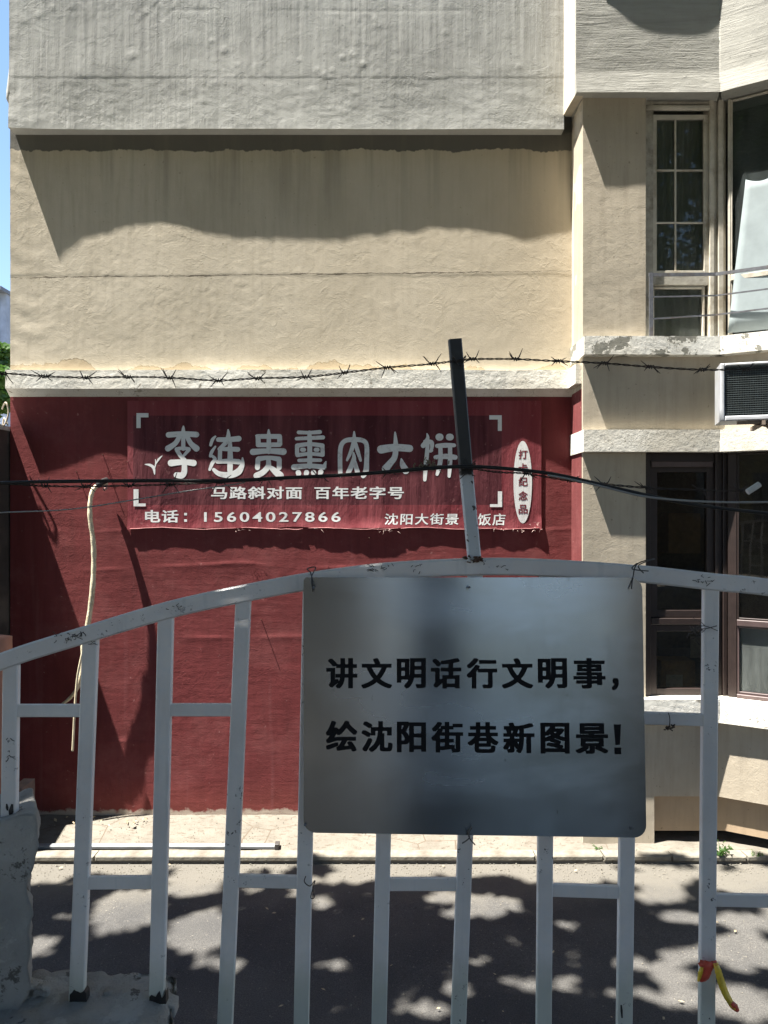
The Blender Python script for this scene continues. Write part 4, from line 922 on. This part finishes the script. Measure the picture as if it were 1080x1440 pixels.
for (i, j, y0, y1) in ((0, 1, 999, 999), (1, 2, 1241, 1240), (2, 3, 998, 998), (3, 4, 1238, 1240), (4, 5, 1000, 1002), (5, 6, 1243, 1243), (6, 7, 1004, 1006), (7, 8, 1251, 1254), (8, 9, 1009, 1012), (9, 10, 1265, 1267)):
    mb = MB(); beam(mb, P(bx_(i, y0)+9.6, y0, DZ), P(bx_(j, y1)-9.6, y1, DZ), .0215, .010, .0012); mb.build('crossbar', M['fence'], FE)
# tall post for the barbed wire, upper half burnt black
g = G('post paint grey below black above')
X, Y, Z = g.sep(); f = g.rng(g.math('ADD', Z, g.math('MULTIPLY', g.noise(60, 4, .6), .012)), ZZ(669, DZ)+.005, ZZ(669, DZ)+.008)
c = g.mix(g.rng(g.noise(9, 5, .6), .35, .7), (.45, .48, .50), (.55, .58, .60)); c = g.mix(g.rng(g.noise(80, 3, .6), .62, .65), c, (.05, .045, .04))
c = g.mix(f, c, g.mix(g.noise(30, 4), (.010, .010, .010), (.025, .023, .02)))
pmat = g.done(c, .5, g.bump(g.noise(50, 5), .4, .002))
mb = MB(); beam(mb, P(639.5, 478, DZ), P(656, 670, DZ), .023, .020, .002); beam(mb, P(656, 670, DZ), P(667, 786, DZ), .0225, .020, .002); mb.build('post', pmat, FE)
mb = MB()
for i in range(26):
    a = P(random.uniform(655, 680), random.uniform(782, 790), DZ-.012); mb.tube([a, a+Vector((random.uniform(-.008, .008), random.uniform(-.004, 0), random.uniform(-.003, .004)))], random.uniform(.0008, .002), 5)
mb.build('weld_spatter', rust, FE)
# scratched graffiti-like marks along the rail
mb = MB()
for (cx, cy, n_, w_) in ((92, 897, 16, 14), (112, 893, 9, 8), (130, 905, 6, 5), (538, 800, 12, 16), (590, 798, 5, 10), (985, 816, 10, 16), (700, 795, 4, 20), (250, 855, 5, 20), (16, 1060, 4, 5), (12, 1040, 3, 4)):
    for i in range(n_):
        a = P(cx+random.uniform(-w_, w_), cy+random.uniform(-5, 6), DZ-.0104 if cy < 950 else DZ-.0070); pts = [a]
        for k in range(2): pts.append(pts[-1] + Vector((random.uniform(-.006, .006), 0, random.uniform(-.004, .004))))
        mb.tube(pts, .0006, 4)
mb.build('scratch_marks', bt, FE)['kind'] = 'stuff'
mb = MB()
for (x0, y0, x1, y1, r_) in ((18, 1130, 15, 1150, .006), (10, 1128, 12, 1142, .004), (875, 1440, 872, 1400, .0035)):
    MB().tube([P(x0, y0, DZ-.0045), P((x0+x1)/2, (y0+y1)/2, DZ-.0040), P(x1, y1, DZ-.0045)], [r_*.5, r_, r_*.4], 6).build('tar_patch', bt, FE)

for (cx, cy) in ((109.5, 1398), (221.5, 1401)):      # black tar where the bars meet the plinth
    mb = MB(); n = 9; top = [P(cx-11.5+23*i/(n-1), cy-3+random.uniform(-4, 3.5)+(3 if i % 3 == 0 else 0), DZ-.0078) for i in range(n)]; bot = [P(cx-12+24*i/(n-1), cy+11, DZ-.0078) for i in range(n)]
    vs = top + bot + [q+Vector((0, .0156, 0)) for q in top+bot]
    fs = [(i, i+1, n+i+1, n+i) for i in range(n-1)] + [(2*n+i+1, 2*n+i, 3*n+i, 3*n+i+1) for i in range(n-1)] + [(i+1, i, 2*n+i, 2*n+i+1) for i in range(n-1)] + [(0, n, 3*n, 2*n), (n-1, 3*n-1, 4*n-1, 2*n-1)]
    mb.add(vs, fs); mb.build('tar_patch', bt, FE)

# ------------------------------------------------------------------ steel sign
g = G('brushed stainless steel')
br = g.noise(60, 3, .6, vec=g.map((1, 1, .02))); sm = g.noise(3.5, 4, .55, vec=g.map((1, 1, 2.6), (0, .12, 0)), dist=.4)
c = g.mix(g.rng(g.noise(3, 4), .3, .7), (.31, .31, .30), (.39, .40, .42))
c = g.mix(g.rng(br, .3, .7, 0, .12), c, (.25, .25, .25))
c = g.mix(g.rng(g.noise(60, 2, .5, vec=g.map((1.5, 1, .7))), .74, .77, 0, .7), c, (.12, .11, .10))
c = g.mix(g.rng(sm, .48, .66, 0, .30), c, (.62, .64, .68))
c = g.mix(g.rng(g.noise(9, 5, .7, vec=g.map((1, 1, .25))), .56, .72, 0, .35), c, (.20, .19, .17))
ro = g.rng(sm, .25, .75, .20, .29)
tn = g.n.new('ShaderNodeTangent'); tn.direction_type = 'UV_MAP'; tn.uv_map = 'uv'; g.t.links.new(tn.outputs[0], g.b.inputs['Tangent'])
g.b.inputs['Anisotropic'].default_value = .9; g.b.inputs['Anisotropic Rotation'].default_value = 0.25
M['steel'] = g.done(c, ro, g.bump(g.noise(2.6, 3, .5, vec=g.map((1, 1, .6))), .12, .01), 1.0)
sc = [P(427, 812, 1.272), P(903, 812, 1.272), P(909, 1178, 1.246), P(427, 1171, 1.246)]
sc[2].y = 1.272 + (1.246-1.272)*(sc[0].z-sc[2].z)/(sc[0].z-sc[3].z)      # keep the plate plane
SG = empty('steel_sign', P(667, 1174, 1.246)); tag(SG, 'brushed stainless steel sign plate with black Chinese lettering wired to the fence', 'sign')
def spt(u, v, off=0.):   # u across, v down, on the tilted plate
    return sc[0]*(1-u)*(1-v) + sc[1]*u*(1-v) + sc[2]*u*v + sc[3]*(1-u)*v + Vector((0, -off, 0))
mb = MB(); ring = []; W_, H_ = .59, .44; rr = .021
for (cu, cv, a0) in ((rr/W_, rr/H_, 180), (1-rr/W_, rr/H_, 270), (1-rr/W_, 1-rr/H_, 0), (rr/W_, 1-rr/H_, 90)):
    r0 = rr if cu > .5 or cv > .5 else .006
    for k in range(7):
        a = R(a0+15*k); c_u = cu if r0 == rr else r0/W_; c_v = cv if r0 == rr else r0/H_
        ring.append((c_u + r0/W_*math.cos(a), c_v + r0/H_*math.sin(a)))
n = len(ring); mb.add([spt(u, v) for u, v in ring] + [spt(u, v, -.0015) for u, v in ring], [tuple(range(n-1, -1, -1)), tuple(range(n, 2*n))] + [(k, (k+1) % n, n+(k+1) % n, n+k) for k in range(n)])
pl = mb.build('plate', M['steel'], SG); uvl = pl.data.uv_layers.new(name='uv')
for lp in pl.data.loops: cv = pl.data.vertices[lp.vertex_index].co; uvl.data[lp.index].uv = (cv.x, cv.z)
def on_sign(o, gap=.0009):
    """shift a lettering mesh laid at nominal depth onto the tilted plate"""
    me = o.data; n = len(me.vertices); a = np.empty(n*3); me.vertices.foreach_get('co', a); a = a.reshape(-1, 3)
    a[:, 1] = 1.272 + (1.246-1.272)*(sc[0].z-a[:, 2])/(sc[0].z-sc[3].z) - gap + (a[:, 1]-1.26)
    a -= np.array(o.location)*0; me.vertices.foreach_set('co', a.ravel()); me.update()
def sign_text(t, x0, x1, y0, y1, off):
    o = text_mesh(t, x0, x1, y0, y1, 1.259, M['black'], SG, off, 1.26, 1.0); on_sign(o)
rowA = [('讲', 458.5, 502.5), ('文', 508, 551.5), ('明', 558, 599), ('话', 606, 649), ('行', 656.5, 699.5), ('文', 706, 750), ('明', 757, 798), ('事', 807, 852)]
for ch, a, b_ in rowA: sign_text(ch, a, b_, 925.5, 969, .038)
sign_text('，', 861, 870.5, 953, 971.5, .045)
rowB = [('绘', 458.5, 502.5), ('沈', 508.5, 552), ('阳', 558, 599), ('街', 606.5, 651), ('巷', 657, 700.5), ('新', 707, 751), ('图', 759.5, 800), ('景', 808.5, 854)]
for ch, a, b_ in rowB: sign_text(ch, a, b_, 1012.5 + (a-458)*.009, 1056 + (a-458)*.009, .038)
mb = MB(); 
ex = [P(862.5, 1018, 1.259), P(872.5, 1018, 1.259), P(870.5, 1046, 1.259), P(864.5, 1046, 1.259)]; ex2 = [P(863, 1050, 1.259), P(872, 1050, 1.259), P(872, 1059, 1.259), P(863, 1059, 1.259)]
for e_, nm in ((ex, 'lettering_stroke'), (ex2, 'lettering_dot')): on_sign(MB().add([Vector((q.x, 1.26, q.z)) for q in e_], [(3, 2, 1, 0)]).build(nm, M['black'], SG))
wirem = mat_simple('dark tie wire', (.05, .045, .042), .55)
def tie(pts, r=.0011, par=SG, name='wire_tie', mat=None): MB().tube(spline(pts, 5), r, 5).build(name, mat or wirem, par, True)
tie([P(440, 822, 1.262), P(437, 806, 1.278), P(432, 800, 1.278), P(444, 798, 1.276), P(438, 812, 1.268), P(440, 832, 1.262)])
tie([P(888, 828, 1.262), P(890, 812, 1.272), P(896, 793, 1.276), P(920, 786, 1.274), P(898, 795, 1.270), P(905, 806, 1.270)])
tie([P(896, 792, 1.276), P(889, 800, 1.272), P(912, 803, 1.272)])
tie([P(656, 1168, 1.238), P(660, 1178, 1.236), P(650, 1186, 1.240)]); tie([P(664, 1163, 1.238), P(659, 1176, 1.236), P(668, 1188, 1.240)])
mb = MB()
for (a, b_) in ((660, 826), (888, 1165), (441, 826), (429, 1160)): mb.tube([P(a, b_, 1.2605 if b_ < 1000 else 1.2465), P(a, b_, 1.256 if b_ < 1000 else 1.243)], .0022, 8)
mb.build('rivet', steel, SG)

# ------------------------------------------------------------------ barbed wires and cables
bw = mat_simple('rusty black barbed wire', (.028, .021, .018), .7, var=.4, scale=60, dirt=(.07, .04, .025))
def barbed(pts, barbs, D, label, seed, long=()):
    rnd = random.Random(seed)
    root = empty('barbed_wire', P(pts[len(pts)//2][0], pts[len(pts)//2][1], D)); tag(root, label, 'barbed wire', 'barbed wires strung over the fence')
    base = spline([P(a, b_, D + .004*math.sin(a*.013)) for a, b_ in pts], 26)
    for ph in (0, math.pi):
        MB().tube([q + Vector((0, math.cos(i*.55+ph), math.sin(i*.55+ph)))*.0012 for i, q in enumerate(base)], .00095, 5).build('strand', bw, root, True)
    xs_ = [(q.x*F/q.y+540) for q in base]
    for bx in barbs:
        k = min(range(len(xs_)), key=lambda i: abs(xs_[i]-bx)); c0 = base[k]; t = (base[min(k+1, len(base)-1)]-base[max(k-1, 0)]).normalized(); mb = MB()
        coil = []
        for i in range(19):
            a = i/18*6.283*2.6; coil.append(c0 + t*(i/18-.5)*.011 + Vector((0, math.cos(a), math.sin(a)))*.0030)
        mb.tube(coil, .0010, 5)
        for sgn in (-1, 1):
            for m_ in (0, 1):
                a = rnd.uniform(.5, 1.25)*(1 if rnd.random() > .5 else -1); L = rnd.uniform(.012, .021)*(1.5 if bx in long else 1)
                d = Vector((sgn*math.cos(a), rnd.uniform(-.7, .5), math.sin(a))).normalized()
                mb.tube([c0 + t*sgn*.004, c0 + t*sgn*.004 + d*L*.5 + Vector((0, 0, rnd.uniform(-.001, .001))), c0 + t*sgn*.004 + d*L], [.001, .0009, .0004], 5)
        mb.build('barb', bw, root)
    return root
barbed([(-160, 540), (-60, 530), (0, 525), (60, 529), (120, 531), (180, 530), (238, 531), (305, 535), (362, 532), (430, 530), (485, 524), (545, 517), (605, 512), (645, 507), (668, 505), (725, 505), (785, 508), (850, 511), (915, 516), (988, 520), (1050, 519), (1080, 517), (1160, 512)],
       (5, 62, 120, 180, 238, 308, 362, 430, 485, 545, 608, 665, 725, 785, 850, 915, 988, 1050), 1.284, 'rusty barbed wire strung level with the top of the black post', 1)
barbed([(-60, 676), (40, 682), (100, 684), (180, 683), (245, 681), (310, 678), (365, 674), (450, 670), (545, 664), (600, 656), (655, 658), (700, 664), (740, 666), (800, 676), (850, 681), (910, 686), (985, 689), (1040, 690), (1052, 687)],
       (62, 120, 182, 240, 310, 372, 450, 548, 598, 655, 742, 800, 850, 910, 985, 1040), 1.278, 'lower rusty barbed wire crossing in front of the red banner', 2, long=(240, 310))
tie([P(636, 500, 1.283), P(646, 509, 1.28), P(655, 500, 1.283), P(648, 514, 1.278), P(640, 506, 1.283)], .001, FE, 'wire_binding', bw)
mb = MB(); rnd = random.Random(5)
for i in range(12):
    a = P(656+rnd.uniform(-13, 13), 660+rnd.uniform(-9, 12), 1.280); mb.tube([a, a+Vector((rnd.uniform(-.012, .012), rnd.uniform(-.008, .004), rnd.uniform(-.01, .01)))], .001, 4)
mb.build('wire_binding', bw, FE)
def cable(name, pts, D, r, mat, label): 
    o = MB().tube(spline([P(a, b_, D) for a, b_ in pts], 8), r, 8).build(name, mat, None, True); return tag(o, label, 'cable')
blk = mat_simple('black cable sheath', (.008, .008, .008), .55, var=.2)
gry = mat_simple('grey cable sheath', (.26, .26, .25), .5, var=.15)
cable('black_cable', [(-200, 690), (-60, 683), (40, 678), (200, 676), (320, 676), (400, 672), (500, 667), (600, 659), (650, 656), (700, 658), (760, 664), (800, 671), (860, 685), (940, 703), (1000, 713), (1080, 722), (1250, 740)], 1.262, .0031, blk, 'thick black cable sagging over the banner and past the dark post')
cable('grey_cable', [(770, 668), (800, 673.5), (850, 685), (900, 697), (950, 703), (1010, 706), (1080, 706), (1250, 703)], 1.256, .0018, gry, 'grey cable leaving the black cable toward the right edge')
cable('grey_wire', [(-150, 730), (0, 721), (100, 716), (200, 701), (260, 691), (330, 681), (345, 678)], 1.27, .0011, gry, 'thin grey wire slanting across the lower left of the banner')
# leaf fluff caught on the wire
mb = MB(); rnd = random.Random(9)
for i in range(40):
    a = P(606+rnd.gauss(0, 10), 652+rnd.gauss(0, 4), 1.272); mb.tube([a, a+Vector((rnd.uniform(-.006, .006), rnd.uniform(-.004, .004), rnd.uniform(-.006, .006)))], rnd.uniform(.0006, .0016), 4)
tag(mb.build('dry_debris', mat_simple('dry leaf debris', (.16, .14, .09), .9)), 'clump of dry leaf debris caught on the wire left of the post', 'debris', kind='stuff')
o = MB().tube([P(1051, 692, 1.262), P(1068, 681, 1.262)], .0052, 10).build('plastic_tube', mat_simple('grey white plastic', (.45, .45, .43), .5)); tag(o, 'short pale plastic tube on the right end of the lower barbed wire', 'tube')
mb = MB(); rnd = random.Random(4)
for i in range(16):
    a = P(940+rnd.gauss(0, 4), 1023+rnd.gauss(0, 2.5), 1.285); mb.tube([a, a+Vector((rnd.uniform(-.008, .008), 0, rnd.uniform(-.004, .004)))], .0014, 4)
mb.tube(spline([P(940, 1002, 1.287), P(942, 1012, 1.285), P(941, 1024, 1.285)], 4), .0008, 4)
tag(mb.build('wire_knot', bw), 'rusty knot of wire dangling under the right crossbar', 'wire')
mb = MB()
for i in range(26):
    a = P(978+rnd.gauss(0, 6), 887+rnd.gauss(0, 6), 1.285); mb.tube([a, a+Vector((rnd.uniform(-.010, .010), rnd.uniform(-.004, .004), rnd.uniform(-.010, .010)))], .0007, 4)
mb.tube(spline([P(974, 884, 1.284), P(990, 880, 1.283), P(1009, 887, 1.283)], 4), .0009, 4); mb.tube(spline([P(974, 884, 1.284), P(992, 884, 1.283), P(1008, 880, 1.283)], 4), .0009, 4)
tag(mb.build('wire_tangle', wirem), 'thin wire tangle tied round the right fence bar', 'wire')
mb = MB(); tp = spline([P(430, 1232, 1.284), P(428, 1240, 1.283), P(436, 1246, 1.282), P(443, 1238, 1.283), P(440, 1250, 1.282), P(442, 1262, 1.283), P(437, 1262, 1.283), P(441, 1246, 1.282)], 5)
mb.tube(tp, .0009, 5); tag(mb.build('wire_loop', bw, None, True), 'looped wire twisted round a crossbar joint below the sign', 'wire')

# plastic ribbon
RB = empty('barrier_ribbon', P(994, 1362, 1.283)); tag(RB, 'torn red and yellow plastic ribbon tied to the right fence bar', 'ribbon')
rd = mat_simple('faded red plastic film', (.52, .07, .04), .4, scale=40); yl = mat_simple('yellow plastic film', (.70, .48, .04), .4, scale=40)
def film(name, pts, ws, mat, D=1.28, tw=0.):
    sp_ = spline([P(a, b_, D+c_) for a, b_, c_ in pts], 6); wi = np.interp(np.linspace(0, len(ws)-1, len(sp_)), range(len(ws)), ws); mb = MB()
    for i, q in enumerate(sp_):
        d = (sp_[min(i+1, len(sp_)-1)]-sp_[max(i-1, 0)]).normalized(); a = tw*i/len(sp_); n_ = Vector((-d.z*math.cos(a), math.sin(a), d.x*math.cos(a)))
        h = wi[i]*.00125/2; k = .0018*math.sin(i*1.1); h *= 1+.05*math.sin(i*2.3)
        mb.v += [tuple(q+n_*h), tuple(q+Vector((0, -.0025+k*.6, 0))), tuple(q-n_*h)]
    for i in range(len(sp_)-1):
        for k in (0, 1): mb.f.append((i*3+k, i*3+k+1, i*3+k+4, i*3+k+3))
    o = mb.build(name, mat, RB, True); md = o.modifiers.new('t', 'SOLIDIFY'); md.thickness = .0006
film('band', [(983, 1352, .004), (990, 1357, 0), (998, 1358, 0), (1008, 1354, .004)], [7, 14, 12, 8], rd)
film('band', [(996, 1352, 0), (994, 1362, -.001), (991, 1374, -.001), (984, 1380, 0)], [12, 16, 12, 4], rd)
film('strip', [(987, 1360, -.002), (985, 1368, -.002), (982, 1380, -.002)], [4, 7, 3], yl)
film('strip', [(1006, 1354, 0), (1010, 1366, -.004), (1014, 1380, 0), (1020, 1396, 0), (1028, 1410, 0), (1036, 1419, 0)], [7, 10, 12, 12, 11, 6], yl, tw=.9)
film('strip', [(1007, 1356, -.001), (1009, 1366, -.003), (1013, 1378, -.001)], [7, 7, 2], rd)
film('strip', [(1028, 1411, -.002), (1033, 1416, -.002), (1038, 1422, -.002)], [9, 10, 5], rd)

# ------------------------------------------------------------------ air conditioner
ACR = R(-17)
AC = empty('air_conditioner', (XX(1014, 4.6), 4.6, ZZ(590, 4.6))); tag(AC, 'white outdoor air conditioner unit with dark mesh grille on wall brackets', 'air conditioner')
ax0 = XX(1013, 4.6); ax1 = ax0+.72; az0 = ZZ(592, 4.6); az1 = ZZ(511, 4.6); wp = mat_simple('white enamel casing', (.40, .41, .43), .4, var=.12, scale=12, dirt=(.35, .34, .31))
mb = MB(); fo = (ax0, 4.85); 
mb.lbox(fo, (1, 0), (0, -1), 0, .026, az0, az1, 0, .25, .007); mb.lbox(fo, (1, 0), (0, -1), .694, .72, az0, az1, 0, .25, .007)
mb.lbox(fo, (1, 0), (0, -1), .0265, .6935, az0, az0+.030, 0, .249, .007); mb.lbox(fo, (1, 0), (0, -1), .0265, .6935, az1-.018, az1, 0, .249, .006)
mb.lbox(fo, (1, 0), (0, -1), .02, .70, az0+.02, az1-.01, .0, .02)
mb.build('casing', wp, AC)
MB().box(ax0+.03, ax0+.69, 4.66, 4.70, az0+.03, az1-.018).build('coil', mat_simple('black coil fins', (.015, .016, .018), .6), AC)
mb = MB(); gx0, gx1, gz0, gz1 = ax0+.030, ax0+.690, az0+.031, az1-.020
for i in range(70): x = gx0 + (gx1-gx0)*i/69; mb.box(x-.0009, x+.0009, 4.619, 4.621, gz0, gz1)
for j in range(24): z = gz0 + (gz1-gz0)*j/23; mb.box(gx0, gx1, 4.615, 4.618, z-.0011, z+.0011)
mb.build('grille', mat_simple('dark green mesh wire', (.10, .12, .12), .5), AC)
mb = MB(); pa = P(1050, 594, 4.62); beam(mb, (ax0+.10, 4.63, az0-.012), (ax0+.70, 4.63, az0-.012), .02, .02); mb.tube([P(1046, 594, 4.62), P(1074, 606, 4.80), ], .010, 4); mb.tube([P(1068, 598, 4.64), P(1082, 645, 5.0)], .013, 4); mb.box(ax0+.235, ax0+.255, 4.60, 5.0, az0-.03, az0-.004)
mb.build('bracket', mat_simple('weathered brown bracket', (.17, .13, .10), .7), AC)

AC.rotation_euler.z = ACR
# ------------------------------------------------------------------ odds and ends on the apron
tr_ = empty('cable_trunking', P(220, 1194, 5.09)); tag(tr_, 'long pale grey plastic trunking lying along the apron edge', 'trunking')
mb = MB(); mb.box(XX(-60, 5.08), XX(391, 5.08), 5.085, 5.125, .012, .034, .004); mb.build('channel', mat_simple('pale grey pvc', (.19, .20, .21), .5, scale=6, dirt=(.13, .12, .10)), tr_)
mb = MB(); mb.box(XX(386, 5.08), XX(392, 5.08), 5.08, 5.13, .008, .048, .003); mb.build('end_clip', wirem, tr_)
def weed(px, py, h, lab, n=16, seed=0):
    y = EYE*F/(py-720); x = XX(px, y); rnd = random.Random(seed); t = empty('weed', (x, y, 0)); tag(t, lab, 'weed'); mb = MB(); lv = []
    for i in range(n):
        a = rnd.uniform(0, 6.28); L = h*rnd.uniform(.5, 1.1); d = Vector((math.cos(a)*.5, math.sin(a)*.5, 1)).normalized(); b0 = Vector((x+rnd.uniform(-.02, .02), y+rnd.uniform(-.015, .015), 0))
        p = [b0, b0+d*L*.6, b0+d*L+Vector((math.cos(a), math.sin(a), -.4))*L*.3]; mb.tube(p, [.0015, .0012, .0006], 4); lv += [tuple(p[0].lerp(p[1], .7)), tuple(p[1]), tuple(p[2]), tuple(p[1].lerp(p[2], .5))]
    mb.build('stems', M['leaf'], t); leaves_mesh('leaves', lv, h*.17, t, tilt=1.)
weed(1010, 1207, .11, 'small green weed at the kerb beside the right fence bar', seed=1)
weed(840, 1197, .05, 'tiny dry weed in the apron crack right of the sign foot', 9, 2)
weed(893, 1200, .035, 'tiny weed tuft at the kerb between two fence bars', 8, 3)
weed(1062, 1206, .05, 'low weed tuft at the far right of the kerb', 12, 4)
# dead leaves on the road
lv = []; rnd = random.Random(8)
for i in range(70): y = rnd.uniform(2.6, 4.93); lv.append((rnd.uniform(-.5, .5)*y, y, -.018))
o = leaves_mesh('dead_leaves', lv, .013, None, tilt=.25); o.data.materials.clear(); o.data.materials.append(mat_simple('dry tan leaf', (.35, .28, .17), .9)); tag(o, 'scattered small dry leaves on the road', 'leaves', kind='stuff')
lv = [(rnd.uniform(-2.4, -1.7), rnd.uniform(5.30, 5.45), .085) for i in range(26)]
o = leaves_mesh('leaf_litter', lv, .016, None, tilt=.6); o.data.materials.clear(); o.data.materials.append(bpy.data.materials['dry tan leaf']); tag(o, 'dry leaf litter gathered at the foot of the red wall', 'leaves', kind='stuff')
